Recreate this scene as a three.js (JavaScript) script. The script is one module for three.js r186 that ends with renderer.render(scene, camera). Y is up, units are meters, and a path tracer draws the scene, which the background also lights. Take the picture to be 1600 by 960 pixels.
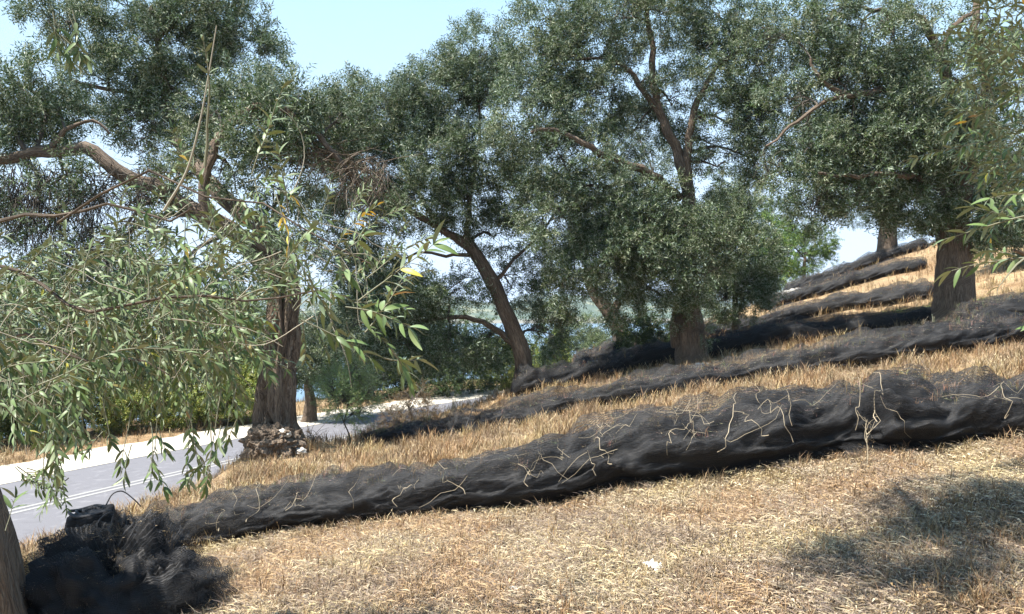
import * as THREE from 'three';
import { mergeGeometries } from 'three/addons/utils/BufferGeometryUtils.js';
import { createNoise2D, createNoise3D } from 'simplex-noise';

// ---------- camera, sky, sun, exposure ----------
const EYE = 1.65, F = 1256, CX = 800, CY = 480;
const scene = new THREE.Scene();
const camera = new THREE.PerspectiveCamera(2 * Math.atan(480 / F) * 180 / Math.PI, 1600 / 960, 0.05, 9000);
camera.position.set(0, EYE, 0);
camera.lookAt(0, EYE, -10);
scene.add(camera);
const sunDir = new THREE.Vector3(-0.46, 0.86, -0.04).normalize();
{
  const w = 512, h = 256, d = new Float32Array(w * h * 4);
  const mix = (a, b, t) => a.map((v, i) => v + (b[i] - v) * t);
  for (let y = 0; y < h; y++) for (let x = 0; x < w; x++) {
    const el = ((y + 0.5) / h - 0.5) * Math.PI, e = Math.max(0, el) / (Math.PI / 2);
    let c = mix([0.37, 0.43, 0.50], [0.19, 0.325, 0.46], Math.min(1, Math.pow(e / 0.3, 0.75)));
    c = mix(c, [0.06, 0.13, 0.27], Math.min(1, Math.max(0, (e - 0.22) / 0.7)));
    if (el < 0) c = [0.26, 0.29, 0.3];
    const k = (y * w + x) * 4;
    d[k] = c[0]; d[k + 1] = c[1]; d[k + 2] = c[2]; d[k + 3] = 1;
  }
  const t = new THREE.DataTexture(d, w, h, THREE.RGBAFormat, THREE.FloatType);
  t.mapping = THREE.EquirectangularReflectionMapping; t.magFilter = THREE.LinearFilter; t.needsUpdate = true;
  scene.background = t; scene.environment = t;
}
const sun = new THREE.DirectionalLight(new THREE.Color().setRGB(1, 0.94, 0.85), 5);
sun.position.copy(sunDir).multiplyScalar(80); sun.target.position.set(0, 0, -18);
sun.castShadow = true; sun.shadow.radius = 1;
Object.assign(sun.shadow.camera, { left: -45, right: 45, top: 45, bottom: -45, near: 1, far: 200 });
sun.shadow.mapSize.set(4096, 4096);
scene.add(sun, sun.target);
const renderer = new THREE.WebGLRenderer();
renderer.toneMapping = THREE.LinearToneMapping;
renderer.toneMappingExposure = 2.95;
renderer.shadowMap.enabled = true;

// ---------- helpers ----------
const V3 = THREE.Vector3;
const P = (px, py, d) => new V3((px - CX) / F * d, EYE - (py - CY) / F * d, -d);
const XD = (px, d) => [(px - CX) / F * d, d];
function rngOf(seed) { let a = seed >>> 0; return () => { a = (a + 0x6D2B79F5) | 0; let t = Math.imul(a ^ (a >>> 15), 1 | a); t = (t + Math.imul(t ^ (t >>> 7), 61 | t)) ^ t; return ((t ^ (t >>> 14)) >>> 0) / 4294967296; }; }
const n2 = createNoise2D(rngOf(11)), n3 = createNoise3D(rngOf(12));
const smooth = (a, b, x) => { const t = Math.min(1, Math.max(0, (x - a) / (b - a))); return t * t * (3 - 2 * t); };
const lerp = (a, b, t) => a + (b - a) * t;
const fbm = (x, y, o = 4) => { let s = 0, a = 0.5, f = 1; for (let i = 0; i < o; i++) { s += a * n2(x * f, y * f); a *= 0.5; f *= 2.03; } return s; };
const taken = {};
const numbered = n => { const k = taken[n] = (taken[n] ?? -1) + 1; return k ? `${n}_${String(k).padStart(3, '0')}` : n; };
function shade(o) { o.castShadow = true; o.receiveShadow = true; return o; }
function tag(o, label, category, group, kind) { o.userData.label = label; if (category) o.userData.category = category; if (group) o.userData.group = group; if (kind) o.userData.kind = kind; return o; }
function thing(name, label, category, pos, group) { const g = new THREE.Group(); g.name = numbered(name); g.position.copy(pos); scene.add(g); return tag(g, label, category, group); }
function part(name, geo, mat, parent, stuff) {   // geometry in world axes, stored relative to the thing's base
  const o = parent.userData.origin ?? parent.position;
  geo.translate(-o.x, -o.y, -o.z);
  const m = shade(new THREE.Mesh(geo, mat)); m.name = name; if (stuff) m.userData.kind = 'stuff'; parent.add(m); return m;
}
function structure(name, geo, mat) { const m = shade(new THREE.Mesh(geo, mat)); m.name = name; m.userData.kind = 'structure'; scene.add(m); return m; }
function geoOf(pos, uv, idx, col) {
  const g = new THREE.BufferGeometry();
  g.setAttribute('position', new THREE.Float32BufferAttribute(pos, 3));
  if (uv) g.setAttribute('uv', new THREE.Float32BufferAttribute(uv, 2));
  if (col) g.setAttribute('color', new THREE.Float32BufferAttribute(col, 3));
  if (idx) g.setIndex(idx);
  g.computeVertexNormals();
  return g;
}
function canvasTex(w, h, draw, srgb = true, rep = 1) {
  const c = document.createElement('canvas'); c.width = w; c.height = h;
  draw(c.getContext('2d'), w, h);
  const t = new THREE.CanvasTexture(c);
  if (srgb) t.colorSpace = THREE.SRGBColorSpace;
  t.wrapS = t.wrapT = THREE.RepeatWrapping; t.repeat.set(rep, rep);
  return t;
}
const lin = (r, g, b) => new THREE.Color().setRGB(r, g, b);
function curve(pts, n) {
  const c = new THREE.CatmullRomCurve3(pts, false, 'centripetal');
  return Array.from({ length: n + 1 }, (_, i) => c.getPoint(i / n));
}
// a tapering tube; bump(angle, along, t) -> radius factor
function tube(pts, rad, segs = 6, bump = null, cap = true) {
  const pos = [], uv = [], idx = [];
  let N = new V3(0.31, 0.17, 0.93), len = 0;
  for (let i = 0; i < pts.length; i++) {
    const T = new V3().subVectors(pts[Math.min(i + 1, pts.length - 1)], pts[Math.max(0, i - 1)]).normalize();
    N = N.clone().sub(T.clone().multiplyScalar(N.dot(T))).normalize();
    const B = new V3().crossVectors(T, N);
    if (i) len += pts[i].distanceTo(pts[i - 1]);
    const t = i / (pts.length - 1), r = typeof rad === 'function' ? rad(t) : lerp(rad[0], rad[1], t);
    for (let j = 0; j <= segs; j++) {
      const a = j / segs * Math.PI * 2, k = r * (bump ? bump(a, len, t) : 1);
      const x = Math.cos(a) * k, y = Math.sin(a) * k;
      pos.push(pts[i].x + N.x * x + B.x * y, pts[i].y + N.y * x + B.y * y, pts[i].z + N.z * x + B.z * y);
      uv.push(j / segs * Math.max(0.08, Math.round(r * 6.28 / 0.4) * 0.4 || 0.2), len);
    }
  }
  const w = segs + 1;
  for (let i = 0; i < pts.length - 1; i++) for (let j = 0; j < segs; j++) { const a = i * w + j, b = a + w; idx.push(a, b, a + 1, a + 1, b, b + 1); }
  if (cap) { const e = pts[pts.length - 1], c = pos.length / 3, o = (pts.length - 1) * w; pos.push(e.x, e.y, e.z); uv.push(0, len); for (let j = 0; j < segs; j++) idx.push(o + j, c, o + j + 1); }
  return geoOf(pos, uv, idx);
}
// merge many tubes fast
function merged(list) { return list.length === 1 ? list[0] : mergeGeometries(list); }

// ---------- materials ----------
const R0 = rngOf(5);
const groundTex = canvasTex(1024, 1024, (c, w, h) => {
  const r = rngOf(77);
  c.fillStyle = 'rgb(132,114,88)'; c.fillRect(0, 0, w, h);
  const cols = ['#6f573d', '#8b7150', '#a88c62', '#bda477', '#cfb98e', '#98774d', '#7d6a58', '#5b4633', '#b79a70', '#d8c8a4'];
  for (let i = 0; i < 26000; i++) {
    const x = r() * w, y = r() * h, l = 4 + r() * 22, a = r() * 6.28;
    c.strokeStyle = cols[(r() * cols.length) | 0]; c.globalAlpha = 0.35 + r() * 0.5; c.lineWidth = 0.8 + r() * 2.2;
    for (const [ox, oy] of [[0, 0], [x > w - 30 ? -w : x < 30 ? w : 0, y > h - 30 ? -h : y < 30 ? h : 0]]) {
      c.beginPath(); c.moveTo(x + ox, y + oy); c.lineTo(x + ox + Math.cos(a) * l, y + oy + Math.sin(a) * l); c.stroke();
    }
  }
  c.globalAlpha = 1;
});
const groundBump = canvasTex(1024, 1024, (c, w, h) => {
  const r = rngOf(78);
  c.fillStyle = '#555'; c.fillRect(0, 0, w, h);
  for (let i = 0; i < 16000; i++) {
    const x = r() * w, y = r() * h, l = 5 + r() * 20, a = r() * 6.28, v = 60 + r() * 195 | 0;
    c.strokeStyle = `rgb(${v},${v},${v})`; c.globalAlpha = 0.6; c.lineWidth = 1 + r() * 3;
    c.beginPath(); c.moveTo(x, y); c.lineTo(x + Math.cos(a) * l, y + Math.sin(a) * l); c.stroke();
  }
  c.globalAlpha = 1;
}, false);
const barkTex = canvasTex(512, 512, (c, w, h) => {
  const r = rngOf(31);
  c.fillStyle = 'rgb(112,98,84)'; c.fillRect(0, 0, w, h);
  for (let i = 0; i < 1500; i++) {
    const x = r() * w, y = r() * h, l = 20 + r() * 90, v = r();
    c.strokeStyle = v < 0.35 ? 'rgb(58,47,39)' : v < 0.75 ? 'rgb(140,127,112)' : 'rgb(92,76,60)';
    c.globalAlpha = 0.3 + 0.4 * r(); c.lineWidth = 1 + r() * 4;
    for (const ox of [0, x < 20 ? w : -w]) for (const oy of [0, -h]) { c.beginPath(); c.moveTo(x + ox, y + oy); c.quadraticCurveTo(x + ox + (r() - 0.5) * 20, y + oy + l / 2, x + ox + (r() - 0.5) * 16, y + oy + l); c.stroke(); }
  }
  c.globalAlpha = 1;
});
const barkBump = canvasTex(512, 512, (c, w, h) => {
  const r = rngOf(32);
  c.fillStyle = '#999'; c.fillRect(0, 0, w, h);
  for (let i = 0; i < 900; i++) {
    const x = r() * w, y = r() * h, l = 20 + r() * 110, v = r() < 0.6 ? 20 + r() * 60 | 0 : 190 + r() * 60 | 0;
    c.strokeStyle = `rgb(${v},${v},${v})`; c.globalAlpha = 0.5; c.lineWidth = 2 + r() * 5;
    for (const oy of [0, -h]) { c.beginPath(); c.moveTo(x, y + oy); c.lineTo(x + (r() - 0.5) * 22, y + oy + l); c.stroke(); }
  }
  c.globalAlpha = 1;
}, false);
const netAlpha = canvasTex(256, 256, (c, w, h) => {
  c.fillStyle = '#000'; c.fillRect(0, 0, w, h); c.strokeStyle = '#fff'; c.lineWidth = 3.2;
  for (let i = 0; i <= 16; i++) { c.beginPath(); c.moveTo(i * 16, 0); c.lineTo(i * 16, h); c.stroke(); c.beginPath(); c.moveTo(0, i * 16); c.lineTo(w, i * 16); c.stroke(); }
}, false, 8);
const netBump = canvasTex(512, 512, (c, w, h) => {
  const r = rngOf(41); c.fillStyle = '#777'; c.fillRect(0, 0, w, h);
  for (let i = 0; i < 700; i++) {
    const x = r() * w, y = r() * h, l = 30 + r() * 180, v = r() < 0.5 ? 30 : 220; c.strokeStyle = `rgb(${v},${v},${v})`; c.globalAlpha = 0.12 + r() * 0.2; c.lineWidth = 1 + r() * 5;
    c.beginPath(); c.moveTo(x, y); c.quadraticCurveTo(x + l / 2, y + (r() - 0.5) * 70, x + l, y + (r() - 0.5) * 50); c.stroke();
  }
  c.globalAlpha = 1;
}, false);
const M = {
  ground: new THREE.MeshStandardMaterial({ map: groundTex, bumpMap: groundBump, bumpScale: 0.02, roughness: 1, vertexColors: true }),
  bark: new THREE.MeshStandardMaterial({ map: barkTex, bumpMap: barkBump, bumpScale: 0.03, roughness: 0.95, color: lin(0.9, 0.88, 0.85) }),
  darkBark: new THREE.MeshStandardMaterial({ map: barkTex, bumpMap: barkBump, bumpScale: 0.02, roughness: 0.95, color: lin(0.8, 0.78, 0.76) }),
  twig: new THREE.MeshStandardMaterial({ color: lin(0.09, 0.078, 0.065), roughness: 0.95 }),
  dryTwig: new THREE.MeshStandardMaterial({ color: lin(0.14, 0.115, 0.09), roughness: 0.95 }),
  vine: new THREE.MeshStandardMaterial({ color: lin(0.34, 0.285, 0.2), roughness: 0.9 }),
  shoot: new THREE.MeshStandardMaterial({ color: lin(0.24, 0.22, 0.17), roughness: 0.8 }),
  greyStem: new THREE.MeshStandardMaterial({ color: lin(0.13, 0.13, 0.085), roughness: 0.9 }),
  leaf: new THREE.MeshPhysicalMaterial({ color: lin(1, 1, 1), vertexColors: true, roughness: 0.9, specularIntensity: 0.6, transmission: 0.28, thickness: 0, clearcoat: 0.3, clearcoatRoughness: 0.35, side: THREE.DoubleSide }),
  bigLeaf: new THREE.MeshPhysicalMaterial({ color: lin(1, 1, 1), vertexColors: true, roughness: 0.88, transmission: 0.3, thickness: 0, clearcoat: 0.35, clearcoatRoughness: 0.38, side: THREE.DoubleSide }),
  straw: new THREE.MeshPhysicalMaterial({ color: lin(1, 1, 1), vertexColors: true, roughness: 0.9, transmission: 0.2, thickness: 0, side: THREE.DoubleSide }),
  net: new THREE.MeshPhysicalMaterial({ color: lin(0.011, 0.0112, 0.0125), specularIntensity: 0.4, roughness: 0.9, bumpMap: netBump, bumpScale: 0.02, sheen: 0.2, sheenRoughness: 0.5, sheenColor: lin(0.16, 0.165, 0.19), side: THREE.DoubleSide }),
  netVeil: new THREE.MeshPhysicalMaterial({ color: lin(0.015, 0.0155, 0.0175), roughness: 0.7, alphaMap: netAlpha, transparent: true, sheen: 0.2, sheenRoughness: 0.5, sheenColor: lin(0.16, 0.165, 0.19), side: THREE.DoubleSide }),
  netCord: new THREE.MeshStandardMaterial({ color: lin(0.02, 0.02, 0.023), roughness: 0.7 }),
  asphalt: new THREE.MeshStandardMaterial({ roughness: 0.9, map: canvasTex(512, 512, (c, w, h) => {
    const r = rngOf(51); c.fillStyle = 'rgb(98,98,104)'; c.fillRect(0, 0, w, h);
    for (let i = 0; i < 14000; i++) { const v = 70 + r() * 70 | 0; c.fillStyle = `rgb(${v},${v},${v + 5})`; c.globalAlpha = 0.4; c.fillRect(r() * w, r() * h, 1 + r() * 2, 1 + r() * 2); }
    c.globalAlpha = 0.08; for (let i = 0; i < 40; i++) { c.fillStyle = r() < 0.5 ? '#333' : '#bbb'; c.beginPath(); c.ellipse(r() * w, r() * h, 10 + r() * 50, 5 + r() * 20, r() * 3, 0, 7); c.fill(); }
    c.globalAlpha = 1;
  }) }),
  gravel: new THREE.MeshStandardMaterial({ roughness: 1, map: canvasTex(512, 512, (c, w, h) => {
    const r = rngOf(52); c.fillStyle = 'rgb(178,172,160)'; c.fillRect(0, 0, w, h);
    for (let i = 0; i < 9000; i++) { const v = 120 + r() * 100 | 0; c.fillStyle = `rgb(${v},${v - 4},${v - 14})`; c.globalAlpha = 0.5; c.fillRect(r() * w, r() * h, 1 + r() * 4, 1 + r() * 3); }
    c.globalAlpha = 1;
  }) }),
  paint: new THREE.MeshStandardMaterial({ color: lin(0.25, 0.25, 0.25), roughness: 0.85 }),
  sea: new THREE.MeshPhysicalMaterial({ color: lin(0.10, 0.17, 0.24), roughness: 0.32, bumpScale: 0.25, bumpMap: canvasTex(512, 512, (c, w, h) => {
    const r = rngOf(53); c.fillStyle = '#777'; c.fillRect(0, 0, w, h);
    for (let i = 0; i < 3000; i++) { const v = r() < 0.5 ? 60 : 200; c.fillStyle = `rgb(${v},${v},${v})`; c.globalAlpha = 0.2; c.beginPath(); c.ellipse(r() * w, r() * h, 6 + r() * 18, 2 + r() * 4, (r() - 0.5) * 0.6, 0, 7); c.fill(); }
    c.globalAlpha = 1;
  }, false) }),
  farLand: new THREE.MeshStandardMaterial({ color: lin(1, 1, 1), vertexColors: true, roughness: 1 }),
  stone: new THREE.MeshStandardMaterial({ color: lin(0.46, 0.44, 0.40), roughness: 0.95 }),
  greyStone: new THREE.MeshStandardMaterial({ color: lin(0.24, 0.23, 0.21), roughness: 0.95 }),
  paper: new THREE.MeshStandardMaterial({ color: lin(0.7, 0.7, 0.68), roughness: 0.9, side: THREE.DoubleSide }),
};

// ---------- terrain ----------
const ROADY = -2.2;
const roadPts = (() => {
  const c = [[-15, -60], [-14.6, -30], [-14.2, -12], [-13.7, -2], [-12.9, 5], [-11.8, 9], [-10.6, 12.6], [-9.0, 16.3], [-7.1, 20.2], [-4.8, 24.4], [-2.1, 28.8], [1, 33.5], [4.2, 40], [6, 48], [7, 60], [8, 90], [12, 160], [20, 400]].map(([x, d]) => new V3(x, 0, d));
  return new THREE.CatmullRomCurve3(c, false, 'centripetal').getSpacedPoints(900);
})();
function roadDist(X, D) {   // signed: negative on the hill side, positive towards the sea
  let best = 1e9, k = 0;
  for (let i = 0; i < roadPts.length; i += 6) { const q = roadPts[i], e = (q.x - X) ** 2 + (q.z - D) ** 2; if (e < best) { best = e; k = i; } }
  const lo = Math.max(0, k - 6), hi = Math.min(roadPts.length - 1, k + 6);
  for (let i = lo; i <= hi; i++) { const q = roadPts[i], e = (q.x - X) ** 2 + (q.z - D) ** 2; if (e < best) { best = e; k = i; } }
  const a = roadPts[Math.max(0, k - 1)], b = roadPts[Math.min(roadPts.length - 1, k + 1)];
  const tx = b.x - a.x, tz = b.z - a.z, l = Math.hypot(tx, tz), q = roadPts[k];
  const side = (tx * (D - q.z) - tz * (X - q.x)) / l;
  return Math.sign(side || 1) * Math.max(Math.abs(side), Math.sqrt(best) * 0.999);
}
function hill(X, D) {
  const d = Math.max(-10, Math.min(D, 60)), x0 = 0.6 + 0.19 * (d - 7), s = 0.165 + 0.19 * smooth(14, 36, d);
  let u = X - x0; const left = 0.1 * Math.max(0, -3.6 - X) * (1 - smooth(13, 17, D)); if (u > 14) u = 14 + (u - 14) * 0.6; if (u > 40) u = 40;
  return s * u - left - 0.24 * Math.exp(-(((X + 1.2) / 2.4) ** 2) - (((D - 15) / 2.2) ** 2)) - 0.14 * Math.max(0, D - 37.5) ** 1.1;
}
const drop = D => 0.15 * Math.max(0, D - 44);
function terrain(X, D, sd = roadDist(X, D)) { return Math.max(-25, slope(X, D, sd) - drop(D)); }
function slope(X, D, sd) {
  const verge = sd > 8 ? Math.max(-25, -2.3 - 0.15 * (sd - 8)) : -2.2 - 0.1 * smooth(4.5, 8, sd);
  let h;
  if (sd > -3.5) h = sd > 2.5 ? verge + 0.03 * smooth(5, 7, sd) * n2(X * 1.3, D * 1.3) : ROADY;
  else {
    const t = smooth(-3.45, -5.2, sd);
    let g = Math.max(hill(X, D), ROADY - 0.3);
    g += 0.05 * n2(X * 0.5 + 9, D * 0.5) + 0.025 * n2(X * 2.1, D * 2.1) + 0.012 * n2(X * 6.3, D * 6.3);
    g += 0.35 * Math.exp(-((X + 4.15) ** 2 + (D - 14) ** 2) / 1.1);                 // mound round the old olive
    h = lerp(ROADY, g, t);
  }
  return h;
}
const ground3 = (X, D, up = 0) => new V3(X, terrain(X, D) + up, -D);
{
  const line = (marks) => { const o = []; for (let i = 0; i < marks.length - 1; i++) { const [a, s] = marks[i], b = marks[i + 1][0], n = Math.max(1, Math.round((b - a) / s)); for (let k = 0; k < n; k++) o.push(a + (b - a) * k / n); } o.push(marks[marks.length - 1][0]); return o; };
  const xs = line([[-600, 40], [-200, 15], [-60, 3], [-22, 0.5], [-14, 0.14], [10, 0.2], [20, 1], [40, 4], [80, 25], [300, 0]]);
  const ds = line([[-60, 8], [-10, 1], [2, 0.09], [10, 0.13], [24, 0.22], [42, 1], [60, 4], [120, 12], [400, 40], [600, 0]]);
  const pos = [], uv = [], col = [], idx = [];
  for (const D of ds) for (const X of xs) {
    const sd = roadDist(X, D);
    pos.push(X, terrain(X, D, sd), -D); uv.push(X / 1.9 + 0.07 * n2(X * 0.3, D * 0.3), D / 1.9);
    const a = fbm(X * 0.45, D * 0.45), b = fbm(X * 0.16 + 30, D * 0.16), c = fbm(X * 1.7 + 8, D * 1.7);
    let k = [0.96 + 0.2 * a + 0.2 * c, 0.94 + 0.24 * a + 0.22 * c, 0.92 + 0.3 * a + 0.22 * c];
    const brown = smooth(0.05, 0.4, b); k = k.map((v, i) => v * lerp(1, [0.9, 0.83, 0.78][i], brown));
    if (sd > 9 || D > 38) { const g = Math.max(smooth(9, 13, sd), smooth(39, 44, D)); k = k.map((v, i) => lerp(v, [0.32, 0.42, 0.16][i] * (1 + 0.5 * c), g)); }
    const gx = X - 10.1, gd = D - 20.3; const gr = Math.exp(-(gx * gx / 5 + gd * gd / 0.5)); k = k.map((v, i) => lerp(v, [0.25, 0.5, 0.1][i], Math.min(1, gr * 1.2)));
    col.push(...k);
  }
  const w = xs.length;
  for (let i = 0; i < ds.length - 1; i++) for (let j = 0; j < w - 1; j++) { const a = i * w + j, b = a + w; idx.push(a, a + 1, b, a + 1, b + 1, b); }
  structure('ground', geoOf(pos, uv, idx, col), M.ground);
}
function ribbon(o0, o1, y, from = 0, to = roadPts.length - 1, wob = 0) {
  const pos = [], uv = [], idx = []; let len = 0, n = 0;
  const across = 4;
  for (let i = from; i <= to; i++) {
    const q = roadPts[i], a = roadPts[Math.max(0, i - 1)], b = roadPts[Math.min(roadPts.length - 1, i + 1)];
    const tx = b.x - a.x, tz = b.z - a.z, l = Math.hypot(tx, tz), nx = -tz / l, nz = tx / l;
    if (i > from) len += Math.hypot(q.x - roadPts[i - 1].x, q.z - roadPts[i - 1].z);
    for (let j = 0; j <= across; j++) { let o = lerp(o0, o1, j / across); if (wob && j === across) o += wob * n2(len * 0.7, o0) + wob * 0.4 * n2(len * 2.6, 3); pos.push(q.x + nx * o, y - drop(q.z + nz * o), -(q.z + nz * o)); uv.push(o / 1.5, len / 1.5); }
    if (n++) for (let j = 0; j < across; j++) { const e = (n - 2) * (across + 1) + j, f = e + across + 1; idx.push(e, e + 1, f, e + 1, f + 1, f); }
  }
  return geoOf(pos, uv, idx);
}
structure('road', ribbon(-3.3, 2.3, ROADY + 0.012, 0, 330), M.asphalt);
structure('road_shoulder', ribbon(2.28, 4.3, ROADY + 0.02, 0, 196, 0.25), M.gravel);
structure('road_marking', ribbon(-0.36, -0.25, ROADY + 0.017, 0, 300), M.paint);
structure('road_marking_001', ribbon(-0.12, -0.01, ROADY + 0.017, 0, 300), M.paint);
{
  const g = new THREE.PlaneGeometry(9000, 7000, 1, 1); g.rotateX(-Math.PI / 2); g.translate(0, -22, -3000);
  const u = g.attributes.uv; for (let i = 0; i < u.count; i++) u.setXY(i, u.getX(i) * 300, u.getY(i) * 233);
  structure('sea', g, M.sea);
  const land = (name, d0, depth, hmax, seed, x0, x1) => {
    const pos = [], col = [], idx = [], nx = 240, nd = 26, r = rngOf(seed);
    for (let j = 0; j <= nd; j++) for (let i = 0; i <= nx; i++) {
      const x = lerp(x0, x1, i / nx), t = j / nd, d = d0 + depth * t + 60 * n2(x / 700, seed);
      const ridge = (0.55 + 0.45 * n2(x / 900, seed + 3) + 0.25 * n2(x / 250, seed + 5));
      pos.push(x, -23 + hmax * Math.max(0.02, ridge) * Math.sin(Math.min(1, t * 1.6) * Math.PI / 2) + 3 * r() * (t > 0.02) + 1.2 * smooth(0, 0.03, t), -d);
      const v = n2(x / 60, d / 40), m = 0.7 + 0.3 * r(); col.push(...(t < 0.04 ? [0.16, 0.15, 0.11] : v > 0.5 ? [0.2 * m, 0.2 * m, 0.1 * m] : [0.055 * m, 0.085 * m, 0.035 * m]));
    }
    const w = nx + 1; for (let j = 0; j < nd; j++) for (let i = 0; i < nx; i++) { const a = j * w + i, b = a + w; idx.push(a, a + 1, b, a + 1, b + 1, b); }
    structure(name, geoOf(pos, null, idx, col), M.farLand);
  };
  land('far_shore', 1180, 500, 55, 4, -1500, 1500);
  land('far_hills', 2600, 900, 150, 9, -3000, 3000);
}
scene.fog = new THREE.FogExp2(new THREE.Color().setRGB(0.62, 0.75, 0.95), 0.0002);

// ---------- foliage ----------
const GREEN = [[0.046, 0.084, 0.02], [0.06, 0.105, 0.026], [0.032, 0.06, 0.017], [0.085, 0.13, 0.036]], SILVER = [[0.24, 0.29, 0.20], [0.18, 0.225, 0.145], [0.30, 0.345, 0.25]];
function quadLeaf(pos, col, b, dir, side, L, W, c) {   // two triangles, folded along the midrib
  const up = new V3().crossVectors(dir, side), m = b.clone().addScaledVector(dir, L * 0.48), t = b.clone().addScaledVector(dir, L).addScaledVector(up, -L * 0.12);
  const l = m.clone().addScaledVector(side, W / 2).addScaledVector(up, W * 0.12), r = m.clone().addScaledVector(side, -W / 2).addScaledVector(up, W * 0.12);
  pos.push(b.x, b.y, b.z, r.x, r.y, r.z, t.x, t.y, t.z, b.x, b.y, b.z, t.x, t.y, t.z, l.x, l.y, l.z);
  for (let i = 0; i < 6; i++) col.push(...c);
}
function branchlet(seed, { twigs = 4, len = 0.34, leaf = 0.085, width = 0.02, step = 0.036, palette = GREEN, pale = SILVER, paleShare = 0.36, spread = 0.9 } = {}) {
  const r = rngOf(seed), pos = [], col = [];
  for (let k = 0; k < twigs; k++) {
    const dir = new V3((r() - 0.5) * spread * 2, 0.9, (r() - 0.5) * spread * 2).normalize(); if (!k) dir.set(0, 1, 0);
    const p = k ? new V3(0, r() * len * 0.45, 0) : new V3(), L = len * (k ? 0.55 + 0.4 * r() : 1), bend = new V3((r() - 0.5), -0.6, (r() - 0.5)).multiplyScalar(0.55);
    const side0 = new V3(r() - 0.5, r() - 0.5, r() - 0.5).cross(dir).normalize();
    let a0 = r() * 6;
    for (let s = 0; s < L; s += step) {
      const q = p.clone(); p.addScaledVector(dir, step); dir.addScaledVector(bend, step / L * 0.9).normalize();
      // stem
      const w = side0.clone().multiplyScalar(0.0022);
      pos.push(q.x - w.x, q.y - w.y, q.z - w.z, q.x + w.x, q.y + w.y, q.z + w.z, p.x, p.y, p.z); for (let i = 0; i < 3; i++) col.push(0.13, 0.12, 0.08);
      a0 += 1.57;
      for (const e of [0, Math.PI]) {
        if (r() < 0.12) continue;
        const sd = side0.clone().applyAxisAngle(dir, a0 + e + (r() - 0.5) * 0.8);
        const ld = dir.clone().multiplyScalar(0.62).addScaledVector(sd, 0.8).add(new V3(0, -0.15, 0)).normalize();
        const ls = new V3(r() - 0.5, r() - 0.5, r() - 0.5).cross(ld).normalize();
        const c = r() < paleShare ? pale[(r() * pale.length) | 0] : palette[(r() * palette.length) | 0], m = 0.8 + 0.4 * r();
        quadLeaf(pos, col, p, ld, ls, leaf * (0.7 + 0.5 * r()), width * (0.8 + 0.4 * r()), c.map(v => v * m));
      }
    }
  }
  return geoOf(pos, null, null, col);
}
const oliveSprays = [branchlet(101), branchlet(102, { twigs: 5, len: 0.3 })];
const YG = [[0.17, 0.21, 0.04], [0.22, 0.25, 0.055], [0.12, 0.17, 0.035], [0.27, 0.27, 0.08]];
const DG = [[0.055, 0.095, 0.022], [0.08, 0.13, 0.03], [0.045, 0.075, 0.02]];
const bushSprays = [branchlet(111, { leaf: 0.07, width: 0.034, palette: YG, pale: YG, step: 0.035 }), branchlet(112, { leaf: 0.065, width: 0.03, palette: YG, pale: DG, step: 0.035 })];
const darkSprays = [branchlet(121, { leaf: 0.06, width: 0.022, palette: DG, pale: SILVER, paleShare: 0.12 }), branchlet(122, { leaf: 0.07, width: 0.03, palette: DG, pale: YG, paleShare: 0.2 })];
const freshSprays = [branchlet(131, { twigs: 3, leaf: 0.04, width: 0.011, step: 0.022, palette: [[0.14, 0.20, 0.07], [0.18, 0.24, 0.10]], spread: 0.6 })];
const brownSprays = [branchlet(141, { leaf: 0.045, width: 0.016, palette: [[0.14, 0.085, 0.045], [0.19, 0.13, 0.07]], pale: [[0.1, 0.09, 0.05]] })];
const UPV = new V3(0, 1, 0);
function sprayParts(parent, name, sprays, list) {   // list of {p, dir, s, c}; positions in world axes
  const o = parent.userData.origin ?? parent.position, r = rngOf(list.length * 7 + 3);
  sprays.forEach((g, k) => {
    const mine = list.filter((_, i) => i % sprays.length === k); if (!mine.length) return;
    const im = shade(new THREE.InstancedMesh(g, M.leaf, mine.length)), m = new THREE.Matrix4(), q = new THREE.Quaternion(), q2 = new THREE.Quaternion(), sc = new V3();
    mine.forEach((e, i) => {
      q.setFromUnitVectors(UPV, e.dir); q2.setFromAxisAngle(UPV, r() * 6.28); q.multiply(q2); sc.setScalar(e.s);
      m.compose(new V3(e.p.x - o.x, e.p.y - o.y, e.p.z - o.z), q, sc); im.setMatrixAt(i, m);
      const v = 0.8 + 0.4 * r(), h = r() - 0.5; im.setColorAt(i, lin(v * (1 + 0.2 * h) * (e.c?.[0] ?? 1), v * (e.c?.[1] ?? 1), v * (1 - 0.2 * h) * (e.c?.[2] ?? 1)));
    });
    im.name = name; im.userData.kind = 'stuff'; parent.add(im);
  });
}
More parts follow.
